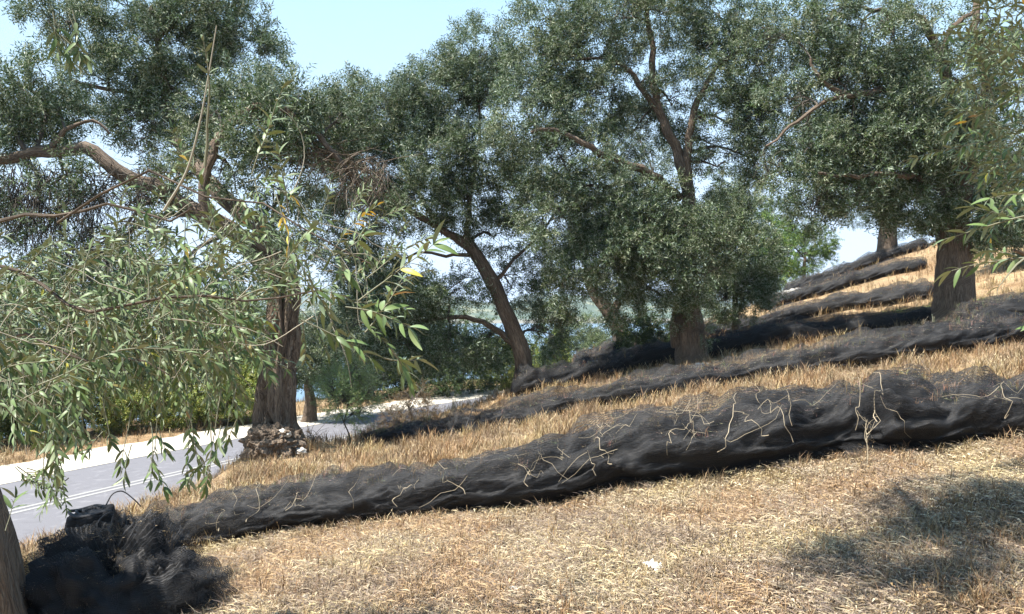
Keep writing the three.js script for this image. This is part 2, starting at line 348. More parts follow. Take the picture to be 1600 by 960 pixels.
// points spread through a clump; density n per cubic-ish unit, noise opens gaps
function fillClump(list, c, rx, ry, rz, n, r, { droop = 0.35, s = [0.9, 1.35], col, gap = -0.16, seed = 0 } = {}) {
  for (let i = 0; i < n; i++) {
    const u = new V3(r() * 2 - 1, r() * 2 - 1, r() * 2 - 1); if (u.lengthSq() > 1 || u.lengthSq() < 0.02) { i--; continue; }
    const ln = u.length(); u.multiplyScalar(Math.pow(ln, 0.55) / ln);
    const p = new V3(c.x + u.x * rx, c.y + u.y * ry, c.z + u.z * rz);
    if (0.65 * n3(p.x * 0.8 + seed, p.y * 0.8, p.z * 0.8) + 0.5 * n3(p.x * 2 + seed, p.y * 2, p.z * 2) < gap) continue;
    const k = 1 + 0.25 * n3(p.x * 0.9, p.y * 0.9, p.z * 0.9 + seed); p.sub(c).multiplyScalar(k).add(c);
    const dir = u.clone().multiplyScalar(0.9).add(new V3((r() - 0.5) * 1.1, (r() - 0.5) * 0.9 + 0.25 - droop * r() * 1.6, (r() - 0.5) * 1.1)).normalize();
    list.push({ p, dir, s: lerp(s[0], s[1], r()), c: col });
  }
}
const barkRough = (k, f = 1) => (a, l, t) => 1 + k * n3(Math.cos(a) * 1.6 * f, Math.sin(a) * 1.6 * f, l * 0.9 * f) + k * 0.6 * n3(Math.cos(a) * 4 * f, Math.sin(a) * 4 * f, l * 1.3);
const hollowed = (a, l, t) => { const c = Math.cos(a), s = Math.sin(a); return barkRough(0.2)(a, l, t) - 0.42 * smooth(0.28, 0.55, n3(c * 1.5 + 4, s * 1.5, l * 0.75 + 2)) + 0.1 * (1 - 2 * Math.abs(n3(c * 3, s * 3, l * 0.5))); };
// limbs: [ [ [px,py,D], ... ], r0, r1 ]; clumps: [px, py, D, rx, ry, n]
function tree(name, label, group, spec) {
  const r = rngOf(spec.seed);
  const b = spec.base, g = thing(name, label, 'tree', b, group);
  const mat = M.darkBark, joints = [];
  spec.limbs.forEach(([pts, r0, r1, segs, k, hollow], i) => {
    const w = pts.map(p => p instanceof V3 ? p : P(...p));
    const n = Math.max(8, Math.round(w.reduce((s, p, j) => s + (j ? p.distanceTo(w[j - 1]) : 0), 0) / (i ? 0.22 : spec.step ?? 0.14)));
    const c = curve(w, n);
    if (i) c.forEach((p, j) => { if (j > 1) p.add(new V3(n3(p.x * 2, p.y * 2, i), n3(p.x * 2, p.y * 2, i + 9), n3(p.z * 2, p.y * 2, i + 20)).multiplyScalar(0.06)); });
    const flare = t => lerp(r0, r1, Math.pow(t, 0.85)) * (i ? 1 : 1 + (spec.flare ?? 0.5) * Math.exp(-t * 14));
    part(i ? 'limb' : 'trunk', tube(c, flare, segs ?? (i ? 9 : 20), hollow ? hollowed : barkRough(k ?? (i ? 0.12 : 0.16))), i ? mat : spec.bark ?? mat, g);
    c.forEach((p, j) => { if (j > (i ? 1 : c.length * 0.35)) joints.push({ p, r: flare(j / n) }); });
  });
  const twigs = [], list = [];
  const spawn = (a, z, ra, rb, segs) => {
    const d = a.distanceTo(z), mid = a.clone().lerp(z, 0.45).add(new V3((r() - 0.5) * d * 0.3, d * (0.08 + 0.15 * r()), (r() - 0.5) * d * 0.3));
    const c = curve([a, mid, z], Math.max(4, Math.round(d / 0.2))); twigs.push(tube(c, [ra, rb], segs)); return c;
  };
  for (const [px, py, D, rx, ry, n, o = {}] of spec.clumps) {
    const c = px instanceof V3 ? px : P(px, py, D);
    if (!o.bare) {
      let best = null, e = 1e9; for (const j of joints) { const d = j.p.distanceTo(c) + (j.p.y > c.y + 1.5 ? 0.6 : 0); if (d < e) { e = d; best = j; } }
      const main = spawn(best.p, c, Math.min(0.05, best.r * 0.6), 0.014, 5);
      const nb = Math.round(5 + rx * 7);
      for (let i = 0; i < nb; i++) {
        const from = main[Math.min(main.length - 1, Math.floor(main.length * (0.4 + 0.6 * r())))];
        const u = new V3(r() * 2 - 1, r() * 1.7 - 0.8, r() * 2 - 1).normalize().multiplyScalar(0.55 + 0.4 * r());
        const sub = spawn(from, new V3(c.x + u.x * rx, c.y + u.y * ry, c.z + u.z * rx), 0.014, 0.004, 4);
        for (let k = 0; k < 3; k++) { const f = sub[Math.floor(sub.length * (0.3 + 0.6 * r()))]; spawn(f, f.clone().add(new V3(r() - 0.5, r() - 0.6, r() - 0.5).multiplyScalar(0.7)), 0.006, 0.002, 3); }
      }
    }
    fillClump(list, c, rx, ry, o.rz ?? rx, Math.round(n * (spec.dense ?? 0.78)), r, { seed: spec.seed, col: spec.col, ...o });
  }
  if (twigs.length) part('branches', merged(twigs), spec.twigMat ?? M.twig, g, true);
  sprayParts(g, 'foliage', spec.sprays ?? oliveSprays, list);
  return g;
}
// a tangle of dead twigs
function deadTwigs(parent, boxes, seed, mat = M.dryTwig) {
  const r = rngOf(seed), out = [];
  for (const [px, py, D, rx, ry, rz, n, fall] of boxes) for (let i = 0; i < n; i++) {
    const c = P(px, py, D), a = new V3(c.x + (r() * 2 - 1) * rx, c.y + (r() * 2 - 1) * ry, c.z + (r() * 2 - 1) * rz);
    const d = new V3(r() - 0.5, -fall * (0.3 + r()) + (r() - 0.5) * 0.5, r() - 0.5).normalize(), pts = [a]; let p = a.clone();
    const L = 0.3 + r() * 0.7; for (let k = 0; k < 4; k++) { p = p.clone().addScaledVector(d, L / 4); d.add(new V3(r() - 0.5, (r() - 0.5) * 0.8 - 0.1 * fall, r() - 0.5).multiplyScalar(0.7)).normalize(); pts.push(p); }
    out.push(tube(curve(pts, 7), [0.006 + 0.006 * r(), 0.002], 3, null, false));
  }
  part('dead_twigs', merged(out), mat, parent, true);
}
// ---------- the olives of the grove ----------
const OLIVES = 'old olive trees of the terraced grove';
// old olive by the road
{
  const b = ground3(...XD(432, 14), -0.12);
  const t = tree('olive_tree', 'old olive with pale hollowed trunk and knobbly stump base beside the road', OLIVES, {
    seed: 21, base: b, bark: M.bark, flare: 0.35, step: 0.07,
    limbs: [
      [[b, [430, 640, 14], [436, 570, 14.05], [442, 500, 14.1], [440, 430, 14.2], [425, 370, 14.3]], 0.36, 0.2, 48, 0.2, true],
      [[[438, 440, 14.1], [360, 360, 14.3], [270, 310, 14.2], [190, 270, 14], [140, 235, 14], [80, 235, 14.1], [30, 244, 14], [-60, 250, 13.9]], 0.17, 0.09, 12],
      [[[425, 372, 14.3], [340, 300, 15.4], [285, 230, 16.6], [265, 170, 17.4], [250, 90, 17.4], [235, 10, 17.3]], 0.17, 0.06, 12],
      [[[430, 400, 14.2], [330, 330, 14], [325, 250, 13.9], [350, 200, 13.9], [395, 173, 13.8], [440, 172, 13.8], [475, 200, 13.8], [520, 240, 13.8], [560, 290, 13.9]], 0.11, 0.04, 10],
      [[[80, 228, 14], [115, 195, 14], [150, 188, 14.1], [175, 210, 14.1]], 0.05, 0.02, 7],
      [[[170, 140, 17.4], [125, 132, 17.3], [95, 128, 17.2]], 0.045, 0.03, 7],
      [[[265, 170, 17.4], [215, 150, 17.4], [165, 138, 17.4]], 0.06, 0.045, 7],
      [[[245, 60, 17.4], [300, 20, 17.5], [370, 15, 17.5]], 0.05, 0.02, 7],
    ],
    clumps: [
      [240, 85, 17.3, 0.95, 0.8, 420], [170, 130, 17.4, 0.7, 0.65, 260], [285, 150, 17.6, 0.85, 0.7, 330], [215, 190, 17.3, 0.6, 0.4, 130], [300, 60, 17.5, 0.7, 0.6, 200],
      [370, 60, 17.4, 0.62, 0.55, 170], [405, 85, 17.3, 0.45, 0.4, 80], [330, 10, 17.4, 0.8, 0.6, 220], [200, 10, 17.2, 0.85, 0.6, 230], [110, 35, 17, 0.6, 0.5, 130], [70, 10, 17, 0.55, 0.4, 90],
      [40, 135, 14.6, 0.75, 0.5, 190], [30, 180, 14.4, 0.6, 0.4, 130], [90, 180, 14.5, 0.45, 0.3, 70], [-20, 220, 14.2, 0.7, 0.6, 130],
      [280, 240, 17, 0.5, 0.35, 90], [330, 180, 14.6, 0.5, 0.4, 80],
      [420, 200, 13.9, 0.55, 0.42, 160], [400, 150, 14.4, 0.5, 0.35, 100], [470, 170, 14.3, 0.6, 0.45, 170], [530, 190, 14.4, 0.55, 0.45, 150], [480, 225, 14, 0.5, 0.25, 90],
      [300, 275, 14.6, 0.5, 0.4, 80], [365, 270, 14.4, 0.5, 0.45, 80], [215, 335, 14, 0.5, 0.4, 70], [440, 300, 14, 0.4, 0.35, 60], [60, 330, 14, 0.7, 0.6, 120, { gap: -0.1 }], [100, 280, 14.2, 0.6, 0.4, 80, { gap: -0.1 }], [150, 430, 13.6, 0.8, 0.6, 200, { droop: 1 }], [60, 470, 13.6, 0.8, 0.6, 210, { droop: 1 }], [250, 480, 13.6, 0.8, 0.7, 220, { droop: 1 }], [340, 520, 13.4, 0.6, 0.55, 150, { droop: 1 }], [150, 540, 13.4, 0.8, 0.45, 170, { droop: 1 }], [420, 420, 13.6, 0.5, 0.5, 100, { droop: 1 }],
    ],
  });
  deadTwigs(t, [[90, 310, 14, 0.8, 0.55, 0.5, 420, 0.9], [30, 300, 13.9, 0.6, 0.5, 0.4, 160, 0.9], [200, 290, 14, 0.6, 0.35, 0.4, 190, 0.3], [255, 220, 17, 0.6, 0.4, 0.4, 90, 0], [130, 400, 13.8, 0.9, 0.4, 0.5, 120, 0.9]], 5, M.twig);
  deadTwigs(t, [[525, 250, 13.8, 0.65, 0.2, 0.4, 150, 0.2], [565, 275, 13.8, 0.45, 0.3, 0.3, 110, 0.7], [470, 238, 13.9, 0.5, 0.12, 0.3, 70, 0.1]], 6);
  // gnarled root stump in front of the trunk
  const lump = new THREE.IcosahedronGeometry(1, 18), q = lump.attributes.position, v = new V3();
  for (let i = 0; i < q.count; i++) {
    v.fromBufferAttribute(q, i); const a = Math.atan2(v.z, v.x);
    const k = 1 + 0.22 * n3(v.x * 1.8, v.y * 1.8, v.z * 1.8) + 0.16 * Math.abs(n3(v.x * 4, v.y * 3, v.z * 4)) + 0.1 * Math.cos(a * 7 + v.y * 2) * (1 - Math.max(0, v.y)) + 0.05 * n3(v.x * 9, v.y * 9, v.z * 9);
    q.setXYZ(i, v.x * k * 0.46, Math.max(-0.4, v.y * k * 0.30 + (v.y < 0 ? v.y * 0.1 : 0)), v.z * k * 0.38);
  }
  lump.deleteAttribute('uv'); const uvs = []; for (let i = 0; i < q.count; i++) uvs.push(Math.atan2(q.getZ(i), q.getX(i)) * 0.4, q.getY(i) * 1.5 + 0.3 * q.getX(i));
  lump.setAttribute('uv', new THREE.Float32BufferAttribute(uvs, 2));
  const c = P(428, 702, 13.45); c.y = terrain(c.x, 13.45) + 0.12; lump.translate(c.x, c.y, c.z); lump.computeVertexNormals();
  part('root_stump', lump, M.bark, t);
}
// slim leaning olive
{
  const b = ground3(...XD(822, 20), -0.1);
  tree('olive_tree', 'slim dark olive leaning left over the road, with a low arching limb', OLIVES, {
    seed: 22, base: b, flare: 0.45,
    limbs: [
      [[b, [820, 590, 20], [813, 545, 20], [795, 500, 20.05], [768, 440, 20.1], [742, 395, 20.1], [722, 370, 20.1]], 0.24, 0.15, 18, 0.14],
      [[[812, 545, 20], [780, 520, 20], [740, 498, 20], [700, 495, 20], [655, 505, 19.9], [630, 525, 19.9]], 0.1, 0.03, 8],
      [[[735, 388, 20.1], [690, 358, 20], [640, 330, 19.8], [605, 305, 19.7]], 0.12, 0.05, 9],
      [[[735, 388, 20.1], [730, 350, 20.2], [740, 280, 20.4], [750, 200, 20.6], [745, 120, 20.6]], 0.09, 0.03, 8],
      [[[690, 358, 20], [650, 300, 20.2], [620, 220, 20.3], [610, 150, 20.3]], 0.07, 0.02, 7],
      [[[745, 398, 20.1], [700, 400, 19.9], [660, 395, 19.8], [600, 415, 19.6]], 0.06, 0.02, 7],
      [[[770, 445, 20.1], [800, 410, 20.2], [840, 370, 20.4], [870, 330, 20.5]], 0.06, 0.02, 7],
    ],
    clumps: [
      [560, 175, 20.4, 1.0, 0.7, 360], [620, 190, 20.3, 1.0, 0.8, 420], [520, 215, 20.4, 0.9, 0.7, 270], [660, 160, 20.4, 0.8, 0.7, 300], [740, 95, 20.8, 0.8, 0.8, 330], [715, 160, 20.8, 0.8, 0.8, 300], [770, 120, 21, 0.7, 0.7, 230],
      [600, 260, 20, 1.0, 0.7, 380], [680, 260, 20, 1.0, 0.8, 430], [750, 250, 20.2, 0.9, 0.8, 360], [650, 320, 19.8, 0.8, 0.5, 220], [720, 320, 20.2, 0.8, 0.5, 240], [800, 300, 20.5, 0.8, 0.7, 280],
      [570, 420, 19.6, 0.7, 0.5, 190], [620, 460, 19.6, 0.9, 0.6, 330, { droop: 0.9 }], [570, 500, 19.6, 0.8, 0.6, 260, { droop: 0.9 }], [690, 450, 20, 0.9, 0.5, 230, { droop: 0.9 }], [640, 540, 19.8, 0.9, 0.5, 260, { droop: 0.9 }], [700, 545, 20, 0.8, 0.4, 190, { droop: 0.9 }], [760, 540, 20.6, 0.6, 0.4, 120, { droop: 0.9 }],
      [520, 285, 19.9, 0.6, 0.5, 150], [560, 330, 19.8, 0.6, 0.45, 150], [510, 360, 19.8, 0.6, 0.5, 130], [545, 400, 19.7, 0.6, 0.4, 120], [590, 300, 19.9, 0.6, 0.4, 130], [850, 370, 20.6, 0.8, 0.7, 230, { droop: 0.9 }], [870, 450, 20.6, 0.6, 0.9, 210, { droop: 1.2 }], [850, 520, 20.6, 0.4, 0.5, 70, { droop: 1.2 }], [770, 370, 20.6, 0.6, 0.4, 90], [800, 450, 20.9, 0.5, 0.5, 90, { droop: 1 }],
    ],
  });
}
// tall central olive
{
  const b = ground3(...XD(1083, 19), -0.1);
  tree('olive_tree', 'tall central olive with thick forked trunk and pale shoots at its foot', OLIVES, {
    seed: 23, dense: 0.68, base: b, flare: 0.3,
    limbs: [
      [[b, [1080, 520, 19], [1074, 470, 19], [1076, 400, 19.1], [1078, 320, 19.1], [1070, 270, 19.1]], 0.34, 0.14, 24, 0.22],
      [[[1076, 300, 19.1], [1055, 230, 19.1], [1032, 180, 19.1], [1022, 120, 19.2], [1018, 60, 19.3], [1000, -20, 19.3]], 0.15, 0.05, 10],
      [[[1074, 280, 19.1], [1075, 220, 19], [1095, 150, 18.9], [1130, 95, 18.8], [1210, 60, 18.7]], 0.12, 0.03, 9],
      [[[1060, 310, 19.1], [1030, 282, 18.6], [980, 255, 18.1], [930, 235, 17.8], [880, 208, 17.6], [830, 205, 17.5]], 0.13, 0.04, 9],
      [[[1032, 180, 19.1], [990, 120, 19], [960, 95, 18.9], [900, 90, 18.8]], 0.08, 0.03, 8],
      [[[1010, 275, 18.9], [960, 290, 18.6], [910, 290, 18.5], [860, 310, 18.4]], 0.07, 0.02, 7],
      [[[1076, 380, 19.1], [1040, 330, 18.7], [1010, 330, 18.5]], 0.07, 0.03, 7],
      [[[1078, 500, 19], [1098, 540, 18.9], [1102, 562, 18.9]], 0.1, 0.09, 9],
      [[[1070, 470, 19], [1055, 500, 19.1], [1058, 545, 19.2]], 0.13, 0.15, 10],
    ],
    clumps: [
      [860, 30, 19, 0.8, 0.7, 280], [900, 90, 18.9, 1.0, 0.8, 420], [960, 30, 19, 1.0, 0.8, 400], [1040, 20, 19.3, 1.0, 0.8, 380], [1120, 20, 19, 1.0, 0.7, 340], [840, 120, 18.8, 0.8, 0.7, 280], [830, 190, 18.5, 0.9, 0.7, 360], [920, 170, 18.8, 0.9, 0.7, 340],
      [880, 250, 18.4, 1.0, 0.7, 420], [960, 320, 18.5, 1.0, 0.8, 430], [880, 340, 18.4, 0.9, 0.8, 370], [1005, 375, 18.4, 0.9, 0.7, 380], [940, 410, 18.5, 0.8, 0.8, 320, { droop: 0.8 }], [900, 440, 18.6, 0.5, 0.7, 140, { droop: 1 }], [1040, 330, 18.6, 0.6, 0.6, 180],
      [1130, 100, 18.8, 1.0, 0.8, 360], [1190, 120, 18.6, 0.9, 0.8, 300], [1200, 190, 18.7, 0.7, 0.7, 190], [1150, 200, 18.8, 0.7, 0.7, 190], [1120, 260, 19, 0.6, 0.6, 130], [1180, 250, 19, 0.5, 0.5, 90], [1000, 130, 19.2, 0.6, 0.5, 100], [1050, 165, 20.2, 0.8, 0.7, 170], [1110, 225, 20.2, 0.7, 0.6, 140], [990, 205, 20.2, 0.7, 0.6, 140], [1055, 435, 18.3, 0.6, 0.55, 190, { droop: 1 }], [1100, 430, 18.4, 0.5, 0.5, 130, { droop: 1 }],
      [1060, 375, 18.4, 0.85, 0.6, 330], [1110, 370, 18.6, 0.8, 0.65, 280], [1010, 430, 18.7, 0.5, 0.5, 130, { droop: 1 }], [960, 460, 18.8, 0.5, 0.5, 110, { droop: 1 }],
      [1098, 520, 18.5, 0.22, 0.3, 26, { s: [0.5, 0.8] }], [1055, 500, 18.7, 0.25, 0.3, 26, { s: [0.5, 0.8] }],
    ],
  });
}
// leaning olive behind, with a big smoke bush beside
{
  const b = ground3(...XD(972, 25), -0.1);
  tree('olive_tree', 'smaller leaning olive standing behind the dark net rolls, left of the central olive', OLIVES, {
    seed: 24, base: b,
    limbs: [[[b, [970, 520, 25], [955, 492, 25], [930, 460, 25.1], [915, 420, 25.2]], 0.3, 0.15, 16, 0.18], [[[955, 492, 25], [985, 440, 25.4], [1010, 380, 25.6]], 0.14, 0.05, 9]],
    clumps: [[900, 400, 25.5, 1.0, 0.9, 260], [960, 360, 26, 1.3, 1.1, 420], [1010, 350, 26, 1.2, 1.0, 330], [1020, 430, 26, 0.9, 0.8, 200], [930, 300, 26, 1.2, 1, 300], [1000, 220, 26.5, 1.2, 1.2, 300], [980, 440, 25.5, 0.7, 0.5, 120]],
  });
}
{
  const b = ground3(...XD(1150, 23), -0.05);
  tree('olive_shrub', 'rounded silvery olive shrub on the slope right of the central olive', null, {
    seed: 25, base: b, limbs: [[[b, [1148, 440, 23], [1145, 390, 23]], 0.1, 0.05, 10], [[[1148, 440, 23], [1120, 420, 23], [1110, 380, 23]], 0.05, 0.02, 7], [[[1148, 450, 23], [1170, 420, 23], [1175, 400, 22.9]], 0.05, 0.02, 7]],
    clumps: [[1160, 400, 22.8, 0.85, 0.9, 480], [1150, 450, 22.8, 0.8, 0.8, 400], [1165, 445, 22.7, 0.7, 0.65, 300], [1130, 350, 23, 0.7, 0.7, 250], [1125, 470, 22.8, 0.5, 0.5, 140], [1150, 330, 23.2, 0.6, 0.6, 150]].map(c => [...c, { droop: 0 }]), col: [1.15, 1.15, 1.2],
  });
}
// big dark olive on the right
{
  const b = ground3(...XD(1492, 17.5), -0.1);
  tree('olive_tree', 'big dark olive with a broad black trunk on the right of the slope', OLIVES, {
    seed: 26, dense: 0.66, base: b, flare: 0.35,
    limbs: [
      [[b, [1493, 400, 17.5], [1490, 350, 17.5], [1500, 290, 17.5], [1508, 230, 17.5], [1495, 170, 17.5]], 0.36, 0.22, 24, 0.18],
      [[[1500, 200, 17.5], [1470, 90, 17.4], [1445, 35, 17.3], [1400, 22, 17.2], [1350, 10, 17.1]], 0.12, 0.04, 9],
      [[[1498, 190, 17.5], [1480, 60, 17.5], [1500, 30, 17.5], [1530, 15, 17.5]], 0.07, 0.04, 8],
      [[[1500, 270, 17.5], [1430, 190, 17], [1390, 145, 16.7], [1340, 148, 16.5], [1300, 138, 16.4], [1278, 120, 16.4], [1268, 90, 16.4]], 0.11, 0.03, 9],
      [[[1340, 148, 16.5], [1290, 160, 16.3], [1240, 195, 16.2], [1200, 225, 16.2]], 0.06, 0.02, 7],
      [[[1495, 310, 17.5], [1420, 275, 16.7], [1350, 275, 16.3], [1280, 270, 16.2]], 0.09, 0.03, 8],
      [[[1508, 240, 17.5], [1540, 150, 17.6], [1525, 60, 17.8], [1530, -30, 17.9]], 0.13, 0.07, 9],
      [[[1492, 370, 17.5], [1470, 355, 17.6], [1455, 370, 17.7]], 0.14, 0.06, 9],
    ],
    clumps: [
      [1290, 40, 17, 0.8, 0.6, 240], [1340, 70, 17, 0.9, 0.7, 330], [1390, 70, 17.1, 0.8, 0.6, 250], [1310, 130, 16.9, 0.7, 0.5, 180], [1370, 180, 17, 0.9, 0.7, 400], [1430, 150, 17.2, 0.9, 0.7, 380], [1320, 220, 16.8, 0.8, 0.5, 260], [1270, 230, 16.8, 0.7, 0.5, 160], [1390, 250, 17, 1.0, 0.7, 460], [1460, 230, 17.2, 1.0, 0.7, 450], [1530, 250, 17.3, 0.9, 0.8, 380],
      [1290, 290, 16.9, 0.7, 0.5, 200, { droop: 0.9 }], [1270, 330, 17, 0.4, 0.35, 60, { droop: 1 }], [1350, 300, 17, 0.7, 0.4, 200, { droop: 0.8 }], [1440, 310, 17.2, 0.8, 0.45, 270, { droop: 0.8 }], [1520, 330, 17.2, 0.7, 0.6, 240], [1500, 130, 17.6, 0.8, 0.7, 280], [1560, 140, 17.8, 0.8, 0.9, 300], [1540, 40, 17.9, 0.8, 0.7, 190], [1420, 20, 17.3, 0.5, 0.3, 60], [1590, 300, 17.6, 0.7, 0.7, 230], [1575, 365, 17.9, 0.6, 0.45, 130], [1240, 170, 16.9, 0.6, 0.5, 120], [1220, 60, 17.4, 0.7, 0.6, 140], [1200, 270, 16.9, 0.45, 0.3, 60],
    ],
  });
}
// distant olive on the ridge
{
  const b = ground3(...XD(1386, 35), -0.1);
  tree('olive_tree', 'distant olive with short thick trunk on the ridge', OLIVES, {
    seed: 27, base: b, limbs: [[[b, [1388, 350, 35], [1386, 325, 35]], 0.4, 0.3, 16, 0.15], [[[1386, 330, 35], [1370, 300, 35], [1340, 270, 35]], 0.16, 0.06, 8], [[[1386, 328, 35], [1410, 300, 35], [1430, 270, 35]], 0.18, 0.06, 8]],
    clumps: [[1430, 335, 35, 1.3, 0.8, 330], [1340, 320, 35.5, 1.1, 0.8, 240], [1330, 270, 35, 1.4, 1.1, 300], [1400, 270, 35, 1.6, 1.1, 380], [1450, 290, 35, 1.4, 1.0, 300], [1380, 210, 35, 1.8, 1.4, 300], [1300, 230, 36, 1.4, 1.2, 200]], col: [1.1, 1.15, 1],
  });
  const b2 = ground3(...XD(1620, 24), -0.1);
  tree('olive_tree', 'olive on the upper slope at the right edge, behind the big dark trunk', OLIVES, { seed: 33, base: b2, limbs: [[[b2, [1618, 330, 24], [1610, 280, 24]], 0.26, 0.15, 14, 0.15], [[[1612, 300, 24], [1580, 260, 24], [1560, 230, 24]], 0.1, 0.04, 8]], clumps: [[1590, 345, 24, 0.9, 0.6, 280], [1550, 350, 24.2, 0.8, 0.5, 200], [1600, 290, 24, 1.1, 0.8, 320], [1550, 270, 24.2, 1, 0.8, 280], [1620, 380, 23.6, 0.7, 0.5, 170]] });
  const mk = (label, px, D, seed, cl, col) => { const q = ground3(...XD(px, D), -0.1), top = q.clone().add(new V3(0.1, 1.6, 0)); tree('broadleaf_tree', label, null, { seed, base: q, sprays: darkSprays, col, limbs: [[[q, q.clone().add(new V3(0.05, 0.8, 0)), top], 0.14, 0.07, 10]], clumps: cl }); };
  mk('bright green leafy tree behind the ridge, between the two right olives', 1255, 38, 28, [[1255, 395, 38, 1.1, 0.9, 420], [1225, 400, 38.5, 1.1, 0.9, 330], [1280, 380, 38, 0.7, 0.6, 170], [1200, 375, 39, 1.2, 1, 320], [1215, 430, 37.6, 0.8, 0.6, 200]], [1.3, 1.5, 1]);
  mk('dark leafy tree behind the silvery shrub on the slope', 1190, 42, 29, [[1190, 350, 42, 1.6, 1.4, 420], [1160, 300, 42, 1.5, 1.3, 300], [1230, 340, 43, 1.2, 1.1, 220], [1180, 410, 42, 1.5, 1.1, 300]], [0.8, 0.9, 0.9]);
}

// ---------- across the road ----------
{
  const roadside = (name, label, px, D, seed, clumps, o = {}) => {
    const q = ground3(...XD(px, D), -0.08), h = o.h ?? 1.3;
    return tree(name, label, o.group ?? null, { seed, base: q, sprays: o.sprays ?? oliveSprays, col: o.col, twigMat: M.twig, limbs: [[[q, q.clone().add(new V3(0.04, h * 0.5, 0)), q.clone().add(new V3(-0.05, h, 0.1))], o.r ?? 0.14, (o.r ?? 0.14) * 0.5, 12, 0.15]], clumps });
  };
  roadside('olive_tree', 'olive with short dark trunk across the road, right of the old hollow trunk', 483, 27, 41, [[490, 560, 27, 1.0, 0.7, 420], [530, 540, 27.3, 1.1, 0.8, 420], [540, 590, 27, 0.8, 0.45, 200], [480, 510, 27.5, 1.1, 0.8, 330], [550, 500, 28, 1, 0.7, 260], [455, 580, 27, 0.5, 0.4, 90]], { h: 1.5, r: 0.26, group: OLIVES });
  roadside('broadleaf_tree', 'dark spreading tree across the road behind the leaning olive', 650, 35, 42, [[560, 570, 35, 1.3, 1, 420], [670, 590, 34.8, 1.5, 0.8, 420], [600, 555, 35, 1.5, 1.1, 620], [650, 560, 35, 1.5, 1.1, 560], [700, 560, 35.3, 1.5, 1.1, 540], [745, 575, 35.6, 1.1, 0.9, 330], [590, 595, 34.3, 1.0, 0.6, 240], [640, 515, 36, 1.6, 1, 420], [710, 520, 36, 1.5, 0.9, 400], [580, 610, 33.4, 0.8, 0.5, 170], [770, 560, 36, 0.9, 0.9, 230], [620, 470, 37, 1.4, 1.1, 300]], { sprays: darkSprays, h: 2.2, r: 0.2, col: [0.66, 0.74, 0.7] });
  roadside('roadside_tree', 'slender young tree on a thin straight stem beside the road', 867, 33, 43, [[862, 540, 33, 0.55, 0.55, 200], [858, 520, 33, 0.4, 0.35, 80], [868, 560, 33, 0.5, 0.3, 90]], { sprays: darkSprays, h: 2.0, r: 0.05 });
  const bush = 'yellow green bushes beyond the road';
  const bushes = [
    ['pale green bush beyond the road, left of the leaning net-covered ridge', 915, 37, [[915, 550, 37, 0.9, 0.7, 260], [895, 580, 36.8, 0.8, 0.6, 200], [940, 540, 37.5, 0.9, 0.6, 200]], oliveSprays],
    ['yellow green bush at the foot of the slender young tree', 865, 36, [[850, 590, 36, 0.7, 0.45, 170], [885, 600, 36, 0.8, 0.4, 170], [830, 575, 36.5, 0.8, 0.5, 170]], bushSprays],
    ['yellow green bush between the dark spreading tree and the leaning olive', 785, 38, [[775, 590, 38, 0.9, 0.5, 200], [800, 575, 38, 0.8, 0.6, 180]], bushSprays],
    ['yellow green bush beyond the road just left of the old hollow trunk', 370, 27, [[350, 590, 27, 0.9, 0.45, 300], [390, 600, 27, 0.7, 0.4, 200], [310, 600, 27.3, 0.8, 0.4, 200]], bushSprays],
    ['low yellow green bush beyond the road, below the hanging foreground twigs', 250, 26, [[250, 600, 26, 0.9, 0.5, 280], [215, 585, 26.3, 0.8, 0.55, 230], [285, 590, 26.3, 0.7, 0.5, 180]], bushSprays],
    ['yellow green bush beyond the road near the left picture edge', 130, 25, [[130, 600, 25, 0.9, 0.6, 300], [90, 590, 25, 0.8, 0.6, 220], [165, 615, 25, 0.6, 0.4, 140]], bushSprays],
    ['dark green bush at the far left beyond the road shoulder', 15, 23, [[20, 620, 23, 0.9, 0.7, 330], [-20, 590, 23, 1, 0.8, 300], [55, 590, 23.5, 0.7, 0.6, 170]], darkSprays],
  ];
  bushes.forEach(([label, px, D, cl, sp], i) => { const q = ground3(...XD(px, D), -0.05), g = roadside('bush', label, px, D, 60 + i, cl.flatMap(([x, y, d, rx, ry, n]) => [[x, y + 8, d, rx * 1.25, ry * 1.15, n * 1.6], [x + 22, y + 34, d - 0.5, rx * 0.9, ry * 0.8, n * 0.9], [x - 15, y - 28, d + 0.4, rx * 0.9, ry * 0.7, n * 0.7]]), { sprays: sp, h: 0.7, r: 0.05, group: i && i < 6 ? bush : null, col: [1.15, 1.15, 1] }); g.userData.category = 'bush'; });
  const back = [['tall olive far beyond the road behind the left bushes', 200, 33, 71, [[200, 575, 33, 2.2, 1.1, 620], [110, 575, 33, 1.8, 1, 480], [280, 580, 33, 1.6, 0.9, 420], [200, 520, 33, 1.8, 1.2, 520], [130, 510, 33, 1.6, 1.3, 420], [260, 530, 33, 1.4, 1.0, 340], [180, 440, 34, 1.7, 1.3, 300], [90, 440, 34, 1.6, 1.3, 260]]],
    ['olive far beyond the road behind the old hollow trunk', 390, 36, 72, [[390, 575, 36, 2, 1, 560], [450, 575, 36, 1.6, 0.9, 380], [330, 585, 36, 1.5, 0.9, 360], [390, 520, 36, 1.7, 1.1, 480], [340, 540, 36, 1.5, 0.9, 350], [440, 530, 36, 1.4, 0.9, 330], [380, 460, 37, 1.4, 1, 240]]],
    ['olive at the far left beyond the road, behind the hanging leaves', 20, 30, 73, [[20, 520, 30, 1.6, 1.3, 460], [-30, 460, 30, 1.5, 1.4, 300], [60, 560, 30, 1.2, 0.8, 260]]]];
  for (const [label, px, D, seed, cl] of back) roadside('olive_tree', label, px, D, seed, cl, { h: 2.6, r: 0.22, sprays: darkSprays, col: [1, 1.05, 0.8], group: OLIVES });
